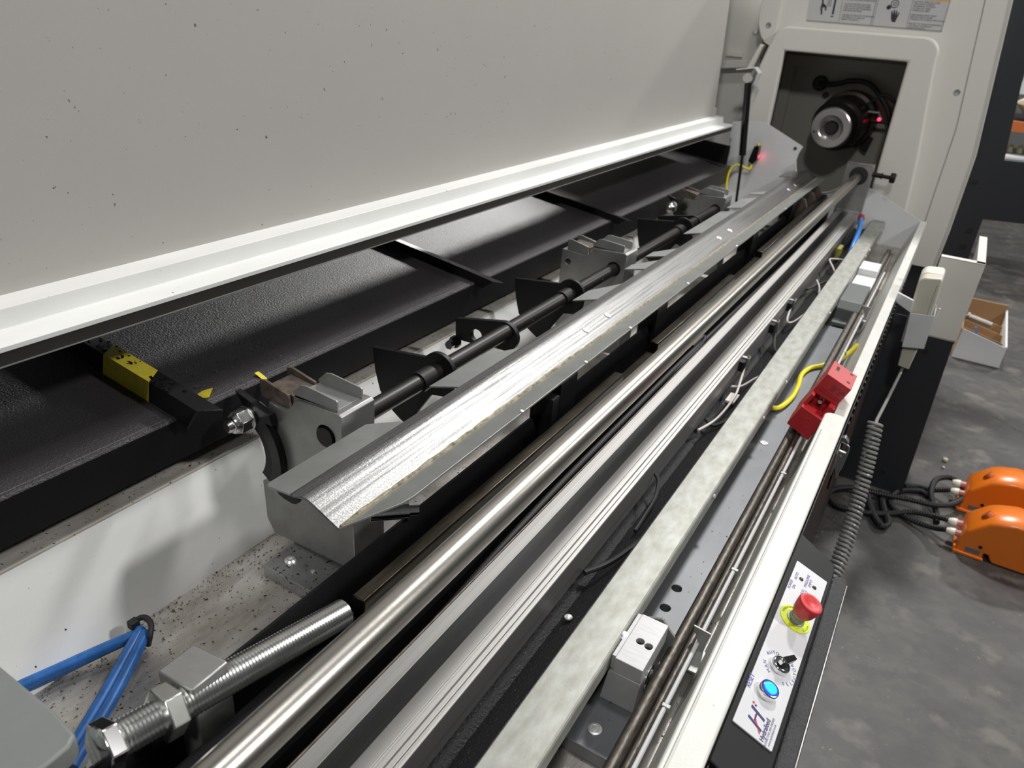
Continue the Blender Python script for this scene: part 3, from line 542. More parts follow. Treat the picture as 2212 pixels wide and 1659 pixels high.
# sensor on end plate
se = thing('sensor', (-.846, 3.74, -.60), 'black optical sensor with yellow cable on the white end plate', 'sensor')
obj('sensor_body', prism(BM(), [(-.866, -.582), (-.842, -.594), (-.826, -.570), (-.827, -.512), (-.836, -.505), (-.851, -.512), (-.858, -.545)], 3.70, 3.742), BLK_GLOSS, se, bev=.003)
b = BM(); cyl(b, (-.8375, 3.715, -.507), (-.8375, 3.715, -.497), .008, 12); obj('sensor_light', b, YELC, se)
b = BM(); cyl(b, (-.8262, 3.72, -.556), (-.8235, 3.72, -.557), .007, 12); obj('red_lens', b, GLOWR, se)
b = BM(); tube(b, smooth([(-.847, 3.71, -.592), (-.850, 3.70, -.615), (-.872, 3.69, -.612), (-.90, 3.68, -.602), (-.925, 3.67, -.612), (-.935, 3.66, -.65), (-.93, 3.65, -.70), (-.915, 3.64, -.745)], 8), .0055, 8); obj('sensor_cable', b, YELC, se)
ml = bpy.data.lights.new('sensor_beam', 'POINT'); ml.energy = .012; ml.color = (1, .05, .12); ml.shadow_soft_size = .004; mo = bpy.data.objects.new('sensor_beam', ml); C.objects.link(mo); mo.location = (-.815, 3.725, -.557+H)
# ================================================================== RED SAFETY SWITCH
ss = thing('safety_switch', (-.10, 1.6, -.79), 'red plastic safety interlock switch on the white wall', 'switch')
a = math.radians(22); U = Vector((math.cos(a), 0, -math.sin(a))); Wd = Vector((-math.sin(a), 0, -math.cos(a))); O = Vector((-.1116, 1.582, -.651))
def SW(u, w, y): return O+U*u+Wd*w+Vector((0, y-1.582, 0))
def swf(u, w, h): return SW(u, w, h)
b = BM(); holed(b, [(0, 0), (.058, 0), (.058, .047), (.0, .052)], [[(.017, .014)]*0] if False else [], 1.582, 1.668, swf) if False else prism(b, [(0, 0), (.058, 0), (.058, .049), (.0, .052)], 1.582, 1.668, swf)
obj('switch_head', b, RED, ss, bev=.0012)
b = BM(); prism(b, [(.002, .052), (.056, .049), (.056, .130), (.002, .130)], 1.606, 1.664, swf); obj('switch_back', b, RED, ss, bev=.001)
b = BM(); prism(b, [(.001, .078), (.057, .078), (.057, .136), (.001, .132)], 1.545, 1.606, swf); obj('switch_body', b, RED, ss, bev=.0012)
b = BM(); prism(b, [(.001, .049), (.008, .049), (.008, .08), (.001, .08)], 1.560, 1.607, swf); prism(b, [(.044, .049), (.057, .049), (.057, .08), (.044, .08)], 1.560, 1.607, swf); obj('window_cheek', b, RED, ss)
b = BM(); p = SW(.030, .108, 1.545); turn(b, p, (0, -1, 0), [(.0165, 0), (.0165, .002), (.013, .002), (.013, .0008), (.0115, .0008), (.0115, .0015), (0, .0015)], 28); obj('gland_cap', b, RED, ss)
b = BM(); turn(b, SW(.028, .064, 1.606), (0, -1, .15), [(.007, 0), (.007, .012), (.0045, .013), (.0045, .03), (0, .031)], 12); obj('metal_screw', b, CHROME, ss)
b = BM(); prism(b, [(.0115, -.0004), (.0185, -.0004), (.0185, .001), (.0115, .001)], 1.628, 1.650, swf); obj('key_slot', b, RUBBER, ss)
for (uu, yy) in ((.0465, 1.655), (.0465, 1.607)):
    b = BM(); cyl(b, SW(uu, .001, yy), SW(uu, -.0005, yy), .0045, 14); obj('screw_hole', b, mat('deep_red_%d' % int(yy*1000), (.12, .01, .01), .6), ss)
for r_, row in enumerate(('VOLTS  2A', '250V   IP67', '24V    1A')):
    text('lettering', row, SW(.024, .017+r_*.0055, 1.5814), U, -Wd, .0062, INKD, ss)
for r_, row in enumerate(('SAFETY SWITCH TYPE 1', 'KEEP KEY WITH GUARD')):
    text('lettering', row, SW(.006, .036+r_*.0055, 1.5814), U, -Wd, .0047, INKD, ss)
# ================================================================== TOGGLE LATCH + LOUVRES on the outer skirt
tl = thing('toggle_latch', (-.037, 1.5, -.84), 'chrome toggle latch hanging from the white wall edge', 'latch')
obj('latch_lever', prism(BM(), [(-.0435, -.772), (-.0275, -.774), (-.0270, -.800), (-.0305, -.836), (-.0345, -.838), (-.0445, -.800)], 1.492, 1.500), ALU, tl, bev=.0015)
obj('latch_base', prism(BM(), [(-.0455, -.770), (-.043, -.770), (-.0415, -.822), (-.0455, -.822)], 1.47, 1.52), ALU, tl)
b = BM(); tube(b, smooth([(-.0455, 1.494, -.776), (-.0455, 1.494, -.755), (-.040, 1.494, -.752), (-.028, 1.494, -.757), (-.0255, 1.494, -.764), (-.0265, 1.494, -.785), (-.029, 1.494, -.815)], 5), .002, 8); obj('latch_loop', b, ALU, tl)
obj('strike_hook', prism(BM(), [(-.045, -.742), (-.038, -.738), (-.030, -.747), (-.029, -.752), (-.036, -.747), (-.045, -.750)], 1.49, 1.505), ALU, tl, bev=.001)
b = BM(); cyl(b, (-.036, 1.4915, -.785), (-.036, 1.489, -.785), .0028, 10); obj('latch_rivet', b, CHROME, tl)
lo = thing('black_louvre', (-.04, 2.0, -.95), 'row of black ribs under the white wall, behind the coiled cable', 'louvre')
for i in range(30):
    y = 1.56+i*.041
    obj('rib', prism(BM(), [(y, -.74), (y+.016, -.74), (y+.002, -.90), (y-.014, -.90)], -.0445, -.0405+.0002*(i % 2), MX), BLK_GLOSS, lo, bev=.0008)
# ================================================================== CONTROL BOX
ca = math.radians(20); PU = Vector((math.cos(ca), 0, -math.sin(ca))); PN = Vector((math.sin(ca), 0, math.cos(ca))); P0 = Vector((-.045, 0, -.725))
def PP(u, v, h=0.): return P0+PU*u+Vector((0, v, 0))+PN*h
def pf(u, v, h): return PP(u, v, h)
cb = thing('control_box', (-.01, .83, -.80), 'black control box with pale button panel on the outer wall', 'control box')
obj('housing', prism(BM(), [(-.0015, .600), (.0645, .590), (.0665, .602), (.0665, 1.05), (.0625, 1.066), (-.0015, 1.085)], -.075, 0, pf), BLK_MATT, cb, bev=.002)
obj('near_end', prism(BM(), [(.0, .42), (.062, .42), (.0655, .588), (.0, .598)], -.12, -.045, pf), BLK_GLOSS, cb, bev=.002)
obj('faceplate', prism(BM(), [(.006, .6655), (.0575, .6655), (.0585, .6665), (.0595, 1.010), (.0585, 1.0115), (.0085, 1.0115), (.0075, 1.0105), (.0055, .667)], .0, .0022, pf), FACE, cb, bev=.0005)
F = .0026
es = obj('emergency_stop', holed(BM(), circ(.033, .890, .0228, 40), [circ(.033, .890, .0098, 24)], F-.0004, F+.0010, pf), LIME, cb, label='red mushroom emergency stop on a lime ring')
b = BM(); turn(b, PP(.033, .890, F), PN, [(.0132, 0), (.0132, .0025), (.0108, .0032), (.0108, .009), (.0098, .009), (.0098, .0098), (.0108, .0098), (.0108, .0155)], 28); obj('collar', b, GALV, es)
b = BM(); turn(b, PP(.033, .890, F+.0155), PN, [(.0108, 0), (.0135, .001), (.0150, .005), (.0174, .019), (.0174, .022), (.0162, .0242), (.0098, .0248), (.0075, .0238), (0, .0238)], 32); obj('mushroom_cap', b, REDCAP, es)
for wd, a0, a1 in (('EMERGENCY', 155, 85), ('STOP', -55, -95)):
    for i, ch in enumerate(wd):
        aa = math.radians(a0+(a1-a0)*i/(len(wd)-1)); rr = .0188
        # letters round the ring: right of the letter runs along the tangent
        ctr = PP(.033-rr*math.sin(aa), .890-rr*math.cos(aa), F+.0013)
        xd = PU*(-math.cos(aa)) * -1 if False else (PU*(-math.cos(aa))+Vector((0, math.sin(aa), 0)))
        yd = (PU*(-math.sin(aa))+Vector((0, -math.cos(aa), 0)))
        text('ring_lettering', ch, ctr-Vector(yd)*.0015, xd, yd, .0044, INKD, es, 'CENTER')
b = BM(); cyl(b, PP(.033, .895-.0235, F+.001), PP(.033, .895-.0235, F+.0013), .0001, 6) if False else b.free()
# selector
sl = obj('selector_switch', turn(BM(), PP(.034, .790, F), PN, [(.0125, 0), (.0125, .006), (.0115, .0075), (.0100, .008), (.0094, .007), (0, .007)], 32), CHROME, cb, label='chrome ringed selector with black lever')
la = math.radians(58); lx = Vector((0, math.sin(la), 0))+PU*math.cos(la); ly = PN.cross(lx)
def lf(u, v, h): return PP(.034, .790, F+.007)+lx*u+ly*v+PN*h
obj('selector_lever', prism(BM(), [(-.0085, -.003), (-.004, -.0046), (.004, -.0042), (.0185, -.0034), (.0185, .0034), (.004, .0042), (-.004, .0046), (-.0085, .003)], 0, .0105, lf), BLK_GLOSS, sl, bev=.0008)
obj('lever_nose', prism(BM(), [(-.009, -.0026), (-.002, -.0043), (-.002, .0043), (-.009, .0026)], .0035, .0112, lf), CHROME, sl, bev=.0008)
rs = obj('reset_button', turn(BM(), PP(.030, .7375, F), PN, [(.0128, 0), (.0128, .008), (.0118, .0098), (.0104, .0096), (.0102, .0085), (0, .0085)], 32), CHROME, cb, label='blue lit push button with chrome bezel')
b = BM(); turn(b, PP(.030, .7375, F+.0085), PN, [(.0100, 0), (.0096, .0019), (.0084, .0024), (.0084, .0), (0, 0)], 32); obj('lens_rim', b, GLOWBR, rs)
b = BM(); turn(b, PP(.030, .7375, F+.0085), PN, [(.0084, 0), (.0082, .0026), (.0051, .0028), (.0047, .0022), (0, .0022)], 32); obj('lens', b, GLOWB, rs)
for u, v, lit in ((.0225, .977, 0), (.0235, .951, 1), (.0440, .979, 0), (.0440, .953, 0)):
    b = BM(); turn(b, PP(u, v, F-.0003), PN, [(.0034, 0), (.0034, .0006), (.0026, .0016), (0, .0022)], 18); obj('indicator_led', b, GLOWW if lit else LEDOFF, cb, label='lit white indicator' if lit else None)
YD = Vector((0, 1, 0)); UD = -PU
def ptxt(s, u, v, size, mt=INK, al='CENTER', bold=0.): return text('lettering', s, PP(u, v, F+.0001), YD, UD, size, mt, cb, al, bold)
ptxt('AUTO', .0165, .977, .0062); ptxt('POWER', .0125, .951, .0062); ptxt('ON', .0185, .951, .0062)
ptxt('MAGAZINE', .0330, .982, .0062); ptxt('EMPTY', .0390, .982, .0062); ptxt('FULL', .0320, .953, .0062); ptxt('RESET', .0380, .953, .0062)
ptxt('RESET', .0105, .7375, .0090)
for wd, a0, a1 in (('MAN', 150, 115), ('AUTO', 65, 20), ('SELECTOR', -150, -40)):
    for i, ch in enumerate(wd):
        aa = math.radians(a0+(a1-a0)*i/(len(wd)-1)); up_ = a0 > 0; rr = .0205 if up_ else .0235
        dirv = Vector((0, math.cos(aa), 0))+UD*math.sin(aa)
        xd = (Vector((0, math.sin(aa), 0))-UD*math.cos(aa)) if up_ else (Vector((0, -math.sin(aa), 0))+UD*math.cos(aa)); yd = dirv if up_ else -dirv
        text('lettering', ch, PP(.034, .790, F+.0001)+dirv*rr-yd*.0025, xd, yd, .0068, INK, cb, 'CENTER')
# crest: slanted H with a red swoosh, two lines of small print
def pq(name, pts, mt): obj(name, prism(BM(), pts, F-.0003, F+.0002, pf), mt, cb)
pq('logo_stroke', [(.0200, .6860), (.0200, .6895), (.0395, .6820), (.0395, .6785)], LOGO)
pq('logo_stroke', [(.0195, .7020), (.0195, .7060), (.0395, .6985), (.0395, .6950)], LOGO)
sw = [(.0385, .6745), (.0345, .6800), (.0305, .6850), (.0275, .6910), (.0265, .6965), (.0280, .6965), (.0293, .6915), (.0325, .6860), (.0362, .6812), (.0395, .6760)]
pq('logo_swoosh', sw, INKR)
pq('logo_bar', [(.0275, .6880), (.0275, .6985), (.0292, .6980), (.0292, .6875)], LOGO)
b = BM(); cyl(b, PP(.0205, .7105, F-.0003), PP(.0205, .7105, F+.0003), .0016, 12); obj('logo_dot', b, INKR, cb)
b = BM(); cyl(b, PP(.0240, .7085, F-.0003), PP(.0240, .7085, F+.0003), .0013, 12); obj('logo_dot', b, LOGO, cb)
ptxt('Hydrafeed', .0460, .686, .0085, LOGO, 'CENTER', .0001); ptxt('MACHINE TOOL BAR FEEDERS', .0500, .686, .0036, LOGO); ptxt('www.hydrafeed.co.uk', .0540, .686, .0040, LOGO)
# dark lip below and to the right of the box
fl = thing('textured_flap', (.03, .8, -.83), 'dark grey textured flap edge below the control box', 'flap')
obj('flap_sheet', prism(BM(), [(.0175, -.30), (.0400, -.30), (.0410, .60), (.0415, 1.098), (.0390, 1.112), (.0320, 1.120), (.0210, 1.112), (.0185, 1.105)], -.815, -.8005, MZ), mat('grey_textured_powder', (.060, .060, .066), .40, bump=.9, bscale=(420, 420, 420), var=.35, vscale=(200, 200, 200), bdist=.003), fl, bev=.002)
b = BM(); tube(b, [(.0408, -.30, -.801), (.0415, 1.098, -.801)], .0016, 6); obj('flap_edge', b, BELT, fl)
# ================================================================== PENDANT, HOLDER AND COILED CABLE
pd = thing('hand_pendant', (.03, 2.5, -.94), 'cream hand pendant standing in a white holder above the floor', 'pendant')
obj('pendant_body', prism(BM(), [(.003, -.86), (-.004, -.672)]+circ(.018, -.666, .022, 7, 175, 90)+[(.052, -.6385), (.0585, -.645), (.0655, -.86)], 2.50, 2.56), IVORY, pd, bev=.004, seg=3)
obj('pendant_cap', prism(BM(), [(-.0045, -.675)]+circ(.018, -.663, .0225, 7, 172, 90)+[(.0525, -.6375), (.0590, -.645), (.0590, -.675)], 2.56, 2.64), PCREAM, pd, bev=.003, seg=3, label='cream top end of the pendant')
obj('pendant_foot', prism(BM(), [(.012, -.865), (.0565, -.865), (.050, -.945), (.016, -.940)], 2.505, 2.55), IVORY, pd, bev=.003)
obj('pendant_seam', box(BM(), .0475, .0483, 2.4992, 2.5002, -.80, -.66), LEDOFF, pd)
ph = thing('pendant_holder', (.035, 2.5, -.87), 'white sheet metal pocket holding the cream pendant', 'holder')
obj('holder_front', prism(BM(), [(.003, -.757), (.0665, -.750), (.0690, -.858), (.0110, -.868)], 2.484, 2.487), W_CLEAN, ph)
obj('holder_side', prism(BM(), [(.0665, -.750), (.0685, -.750), (.0710, -.858), (.0690, -.858)], 2.484, 2.58), W_CLEAN, ph)
obj('holder_back', prism(BM(), [(-.0, -.757), (.0685, -.750), (.0710, -.858), (.0080, -.868)], 2.60, 2.603), W_CLEAN, ph)
obj('holder_arm', prism(BM(), [(-.048, -.7035), (.001, -.7185), (.003, -.757), (-.048, -.7335)], 2.488, 2.50), W_CLEAN, ph, bev=.001)
b = BM(); tube(b, [(.0715, 2.482, -.752), (.0745, 2.482, -.722)], .003, 8); obj('holder_hook', b, W_CLEAN, ph)
cc = thing('coiled_cable', (.02, 1.95, -1.30), 'grey coiled cable hanging from the pendant over the floor', 'cable')
path = smooth([(.0075, 2.06, -.952), (.0145, 2.035, -1.00), (.026, 1.98, -1.12), (.032, 1.90, -1.22), (.031, 1.82, -1.285), (.030, 1.78, -1.312)], 16)
hp = resample(path, .0004); hel = []; turns = 36
for i in range(turns*14):
    s = i/(turns*14-1); q = hp[int(s*(len(hp)-1))]; j = min(int(s*(len(hp)-1))+2, len(hp)-1); dd = (hp[j]-hp[max(j-4, 0)]).normalized(); x, y, _ = frame(dd)
    rr = .0172*(1 if s < .93 else max(.35, 1-(s-.93)*9)); an = 2*math.pi*i/14; hel.append(q+(x*math.cos(an)+y*math.sin(an))*rr)
b = BM(); tube(b, hel, .0046, 7); obj('coil', b, GREYCABLE, cc)
b = BM(); tube(b, smooth([(.033, 2.525, -.935), (.030, 2.50, -.97), (.022, 2.38, -.985), (.014, 2.2, -.965), (.0085, 2.08, -.952), (.012, 2.06, -.955)], 8), .0046, 8); obj('straight_lead', b, GREYCABLE, cc)
b = BM(); tube(b, smooth([(.030, 1.78, -1.312), (.022, 1.72, -1.34), (.006, 1.60, -1.33), (-.02, 1.40, -1.20), (-.03, 1.2, -.95), (-.03, 1.1, -.86)], 8), .0046, 8); obj('tail_lead', b, GREYCABLE, cc)
# ================================================================== PEDESTAL WITH WHITE UPPER BOX
pe = thing('support_pedestal', (.06, 2.75, -1.5), 'black sheet metal leg with white upper box under the feeder end', 'pedestal')
obj('leg_panel', prism(BM(), [(-.07, -.835), (.05, -.835), (.05, -.893), (.1535, -.893), (.1665, -1.498), (-.07, -1.498)], 2.70, 2.703), LATHE_DK, pe, label='black front panel of the leg')
obj('leg_side', prism(BM(), [(.1515, -.893), (.1535, -.893), (.1665, -1.498), (.1645, -1.498)], 2.703, 2.95), LATHE_DK, pe)
b = BM(); sheet(b, [(.035, -.618), (.1605, -.618)], -.003, 2.70, 2.73); prism(b, [(.035, -.6185), (.1605, -.6185), (.158, -.882), (.035, -.882)], 2.70, 2.703); obj('upper_box_front', b, LATHE, pe, bev=.0006, label='white front of the upper box')
obj('upper_box_side', prism(BM(), [(.136, -.618), (.1605, -.618), (.158, -.882), (.152, -.882)], 2.703, 3.12), LATHE, pe)
obj('lower_lip', box(BM(), .05, .156, 2.702, 2.72, -.893, -.887), STRIP, pe)
for x, z in ((.085, -.936), (.086, -1.424), (-.02, -.875)):
    b = BM(); cyl(b, (x, 2.6998, z), (x, 2.697, z), .0085, 14); obj('screw_hole', b, RUBBER, pe)
# ================================================================== LATHE
la_ = thing('lathe', (-.4, 4.4, -1.5), 'warm white lathe end with dark square opening and spindle', 'lathe')
op = [(-.836, -.098), (-.836, -.86), (-.313, -.86), (-.316, -.0975)]
LY = 3.87
front = [(-.905, .40), (-.905, -.02), (-.96, -.30), (-1.0, -.60), (-1.0, -.95), (.043, -.95), (.050, -.766), (.0515, -.44), (.048, -.40), (-.003, .124), (-.030, .40)]
obj('front_panel', holed(BM(), front, [[(p[0]*1.004, p[1]*1.004) for p in op]], LY, LY+.012), LATHE, la_, bev=.001, label='warm white front panel')
obj('panel_edge', sheet(BM(), [(-.0305, .40), (-.0035, .124), (.0475, -.40), (.0508, -.44), (.0495, -.766), (.0425, -.95)], -.004, LY-.004, LY+.03), LATHE, la_, bev=.0008)
# seam between the two front sheets: a real narrow groove strip
obj('panel_seam', sheet(BM(), [(-.127, .40), (-.1035, .151), (-.0585, -.323), (-.0575, -.36), (-.062, -.95)], .0016, LY-.0012, LY+.002), STRIP, la_)
BZ = [(-.140, -.88), (-.150, -.62), (-.165, -.45)]+[(-.205, -.12)]+circ(-.275, -.065, .068, 8, -10, 90)+circ(-.835, -.065, .068, 8, 90, 165)+[(-.935, -.17), (-.985, -.62), (-.985, -.88)]
obj('bezel', holed(BM(), BZ, [op], LY-.045, LY-.004), LATHE, la_, bev=.010, seg=4, label='raised frame with rounded corners round the opening')
tabp = [(-.905, .40)]+circ(-.905, .045, .095, 14, 90, 235)+[(-.93, -.10), (-.89, -.02)]
obj('side_tab', prism(BM(), [(-.90, .40), (-.955, .40), (-.985, .15), (-.992, .06), (-.985, 0.0), (-.965, -.045), (-.94, -.075), (-.90, -.09)], LY-.01, LY-.001), LATHE, la_, bev=.002, label='rounded side tab')
for x, z in ((-.938, .000), (-.097, -.197)):
    b = BM(); turn(b, (x, LY-.010 if x < -.5 else LY-.0005, z), (0, -1, 0), [(.0125, 0), (.0125, .0008), (.010, .0014), (.008, .0004), (0, .0004)], 20); s_ = obj('panel_screw', b, GALV_D, la_)
# interior
def lbox(b): 
    prism(b, [(-.95, .02), (-.22, .02), (-.22, .03), (-.95, .03)], LY+.012, 4.3); prism(b, [(-.95, -.90), (-.22, -.90), (-.22, -.89), (-.95, -.89)], LY-.1, 4.3)
    prism(b, [(-.96, -.9), (-.95, -.9), (-.95, .03), (-.96, .03)], LY+.012, 4.3); prism(b, [(-.22, -.9), (-.21, -.9), (-.21, .03), (-.22, .03)], LY+.012, 4.3); return b
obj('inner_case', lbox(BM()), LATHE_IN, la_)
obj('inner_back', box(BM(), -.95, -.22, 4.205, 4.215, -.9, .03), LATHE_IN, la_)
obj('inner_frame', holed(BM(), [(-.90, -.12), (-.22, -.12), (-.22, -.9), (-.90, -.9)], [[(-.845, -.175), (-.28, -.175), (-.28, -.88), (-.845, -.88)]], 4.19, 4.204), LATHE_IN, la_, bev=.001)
sp = obj('spindle', turn(BM(), (-.535, 4.204, -.385), (-.028, -.30, -.021), [(.135, 0), (.135, .07), (.120, .075), (.118, .22), (.100, .235), (.092, .30)], 40), mat('dark_spindle', (.035, .028, .024), .35, metal=.6), la_, label='dark round spindle body')
b = BM(); turn(b, (-.5625, 3.912, -.4055), (-.028, -.30, -.021), [(.091, 0), (.091, .022), (.086, .028), (.058, .028), (.054, .020), (.026, .002), (.0255, -.02)], 40); obj('spindle_nose', b, mat('spindle_face', (.62, .60, .60), .3, metal=.9), sp, label='bright ring on the spindle end')
b = BM(); cyl(b, (-.5640, 3.894, -.4068), (-.5640, 3.8925, -.4068), .0255, 24); obj('spindle_bore', b, RUBBER, sp)
for an in (20, 200, 110):
    b = BM(); q = Vector((-.5653, 3.8845, -.4075))+Vector((math.cos(math.radians(an)), 0, math.sin(math.radians(an))))*.072; cyl(b, q, q+Vector((0, -.0015, 0)), .0045, 10); obj('spindle_screw', b, RUBBER, sp)
b = BM(); tube(b, smooth([(-.71, 4.19, -.239), (-.64, 4.16, -.235), (-.56, 4.14, -.21), (-.48, 4.14, -.215), (-.41, 4.14, -.27), (-.35, 4.14, -.35), (-.31, 4.15, -.46)], 8), .0125, 10); obj('inner_cable', b, RUBBER, la_)
b = BM(); turn(b, (-.71, 4.205, -.239), (0, -1, 0), [(.036, 0), (.036, .012), (.028, .02), (0, .022)], 20); obj('cable_grommet', b, RUBBER, la_)
b = BM(); tube(b, smooth([(-.455, 4.10, -.30), (-.43, 4.12, -.275), (-.40, 4.13, -.255), (-.36, 4.13, -.27), (-.32, 4.14, -.31)], 6), .007, 8); obj('inner_cable', b, RUBBER, la_)
b = BM(); cyl(b, (-.475, 4.08, -.315), (-.445, 4.06, -.30), .011, 12); obj('sensor_plug', b, CHROME, la_)
obj('sensor_arm', box(BM(), -.46, -.395, 4.08, 4.10, -.335, -.328), ALU, la_)
b = BM(); tube(b, [(-.46, 4.12, -.375), (-.32, 4.12, -.372)], .009, 8); tube(b, [(-.455, 4.12, -.37), (-.458, 4.12, -.45)], .008, 8); obj('sensor_arm', b, RUBBER, la_)
b = BM(); turn(b, (-.390, 4.105, -.362), (0, -1, 0), [(.0085, 0), (.0085, .004), (0, .009)], 12); obj('red_led', b, GLOWR, la_, label='glowing red indicator')
obj('corner_bracket', prism(BM(), [(-.475, -.43), (-.40, -.46), (-.415, -.53), (-.445, -.515)], 4.17, 4.20), BLK_MATT, la_)
for x, z in ((-.672, -.291), (-.475, -.50)):
    b = BM(); cyl(b, (x, 4.204, z), (x, 4.200, z), .016, 14); obj('casting_hole', b, RUBBER, la_)
# left return casing between lid and front panel
obj('rear_casing', box(BM(), -2.3, -.93, 4.02, 4.05, -1.4, .38), LATHE, la_, label='pale casing behind the lid end')  # unseen left stretch drawn long to keep lamp light off the far tray
obj('casing_ledge', prism(BM(), [(-1.16, -.175), (-1.00, -.155), (-1.00, -.188), (-1.16, -.21)], 3.97, 4.019), LATHE, la_, bev=.003)
obj('casing_gusset', prism(BM(), [(-.985, -.185), (-.962, -.185), (-.935, -.085), (-.945, -.08)], 3.80, 4.0), LATHE, la_, bev=.002)
obj('casing_clip', box(BM(), -1.15, -1.07, 4.0, 4.019, -.15, -.13), LATHE, la_, bev=.002)
b = BM(); turn(b, (-1.031, 4.019, -.035), (0, -1, 0), [(.0125, 0), (.0125, .004), (.009, .012), (0, .015)], 16); obj('white_plug', b, W_CLEAN, la_)
# charcoal side: column, cross beam and leg
b = BM(); prism(b, [(-.08, .40), (-.06, .10), (.01, -.40), (.02, -1.498), (.160, -1.498), (.160, -.705), (.62, -.675), (.62, -.425), (.1605, -.4475), (.124, -.143), (.073, .30), (.065, .40)], 3.93, 4.0); obj('charcoal_side', b, LATHE_DK, la_, bev=.001, label='charcoal side frame with open window')
obj('charcoal_return', box(BM(), -.9, .045, 3.89, 3.93, -1.498, -.93), LATHE_DK, la_)
for x, z in ((.128, -.76), (.127, -.835), (.083, -.55)):
    b = BM(); cyl(b, (x, 3.9298, z), (x, 3.926, z), .0105, 14); obj('screw_hole', b, RUBBER, la_)
# warning decal on the lathe front
dcl = obj('warning_decal', prism(BM(), [(-.777, .029), (-.225, .026), (-.2265, .175), (-.785, .178)], LY-.0012, LY-.0002), DECAL, la_, label='silver warning sticker with two panels of small print')
DY = LY-.0016
for p in ([(-.777, .029), (-.225, .026), (-.225, .030), (-.777, .033)], [(-.640, .030), (-.638, .030), (-.647, .178), (-.649, .178)], [(-.508, .029), (-.505, .029), (-.507, .178), (-.510, .178)], [(-.500, .029), (-.498, .029), (-.500, .178), (-.502, .178)], [(-.364, .029), (-.362, .029), (-.3665, .178), (-.3685, .178)], [(-.225, .026), (-.2285, .026), (-.230, .175), (-.2265, .175)]):
    obj('decal_line', prism(BM(), p, DY-.0001, DY+.0004), DECAL_L, dcl)
obj('decal_header', prism(BM(), [(-.362, .140), (-.2295, .139), (-.230, .174), (-.364, .175)], DY-.0002, DY+.0004), DECAL_O, dcl)
XD, ZD = (1, 0, -.004), (0, 0, 1)
text('lettering', 'DO NOT OPEN OR CLOSE\nTHE CHUCK DURING\nMOVEMENT. IF CHUCK\nCLOSED OR OPEN\nINTERLOCK USED.\n\nKEEP HANDS AWAY FROM\nMOVING PARTS WHEN\nOPENING OR CLOSING THE CHUCK.\n\nFAILURE TO FOLLOW WARNINGS\nCAN RESULT IN SERIOUS\nINJURY OR DEATH.', (-.3590, DY-.0004, .1285), XD, ZD, .0082, INKD, dcl)
text('lettering', 'THE CHUCK OR THE WORKPIECE\nDURING MACHINE OPERATION.\n\nDO NOT EXCEED BAR FEED\nAND STOCK LENGTH SPEED\nFOR CHUCK OR WORKPIECE\nMAXIMUM RATINGS.\n\nFAILURE TO FOLLOW WARNINGS\nCAN RESULT IN SERIOUS\nINJURY OR DEATH.', (-.6330, DY-.0004, .1300), XD, ZD, .0086, INKD, dcl)
# pictograms: hand under a roller; arm caught at a bar
hand = [(-.425, .050), (-.412, .049), (-.409, .066), (-.404, .085), (-.4085, .088), (-.4120, .074), (-.4150, .094), (-.4190, .094), (-.4195, .076), (-.4250, .096), (-.4290, .095), (-.4280, .077), (-.4350, .092), (-.4380, .090), (-.4340, .072), (-.4320, .062)]
obj('hand_symbol', prism(BM(), hand, DY-.0002, DY+.0003), INKD, dcl)
obj('roller_symbol', holed(BM(), circ(-.432, .118, .016, 24), [circ(-.432, .118, .013, 24)], DY-.0002, DY+.0003), INKD, dcl)
obj('roller_symbol', holed(BM(), circ(-.432, .118, .007, 18), [circ(-.432, .118, .0045, 18)], DY-.0002, DY+.0003), INKD, dcl)
obj('roller_symbol', prism(BM(), circ(-.452, .104, .009, 14), DY-.0002, DY+.0003), INKD, dcl)
obj('arm_symbol', prism(BM(), [(-.742, .150), (-.728, .108), (-.730, .085), (-.722, .058), (-.716, .060), (-.722, .086), (-.712, .088), (-.708, .074), (-.703, .076), (-.706, .094), (-.720, .102), (-.734, .150)], DY-.0002, DY+.0003), INKD, dcl)
obj('bar_symbol', prism(BM(), [(-.676, .062), (-.668, .062), (-.672, .16), (-.680, .16)], DY-.0002, DY+.0003), INKD, dcl)
obj('bar_symbol', prism(BM(), [(-.678, .052), (-.667, .052), (-.667, .057), (-.678, .057)], DY-.0002, DY+.0003), INKD, dcl)
for k in range(3): obj('motion_symbol', prism(BM(), [(-.690-.006*k, .092), (-.6885-.006*k, .092), (-.6905-.006*k, .118), (-.692-.006*k, .118)], DY-.0002, DY+.0003), INKD, dcl)
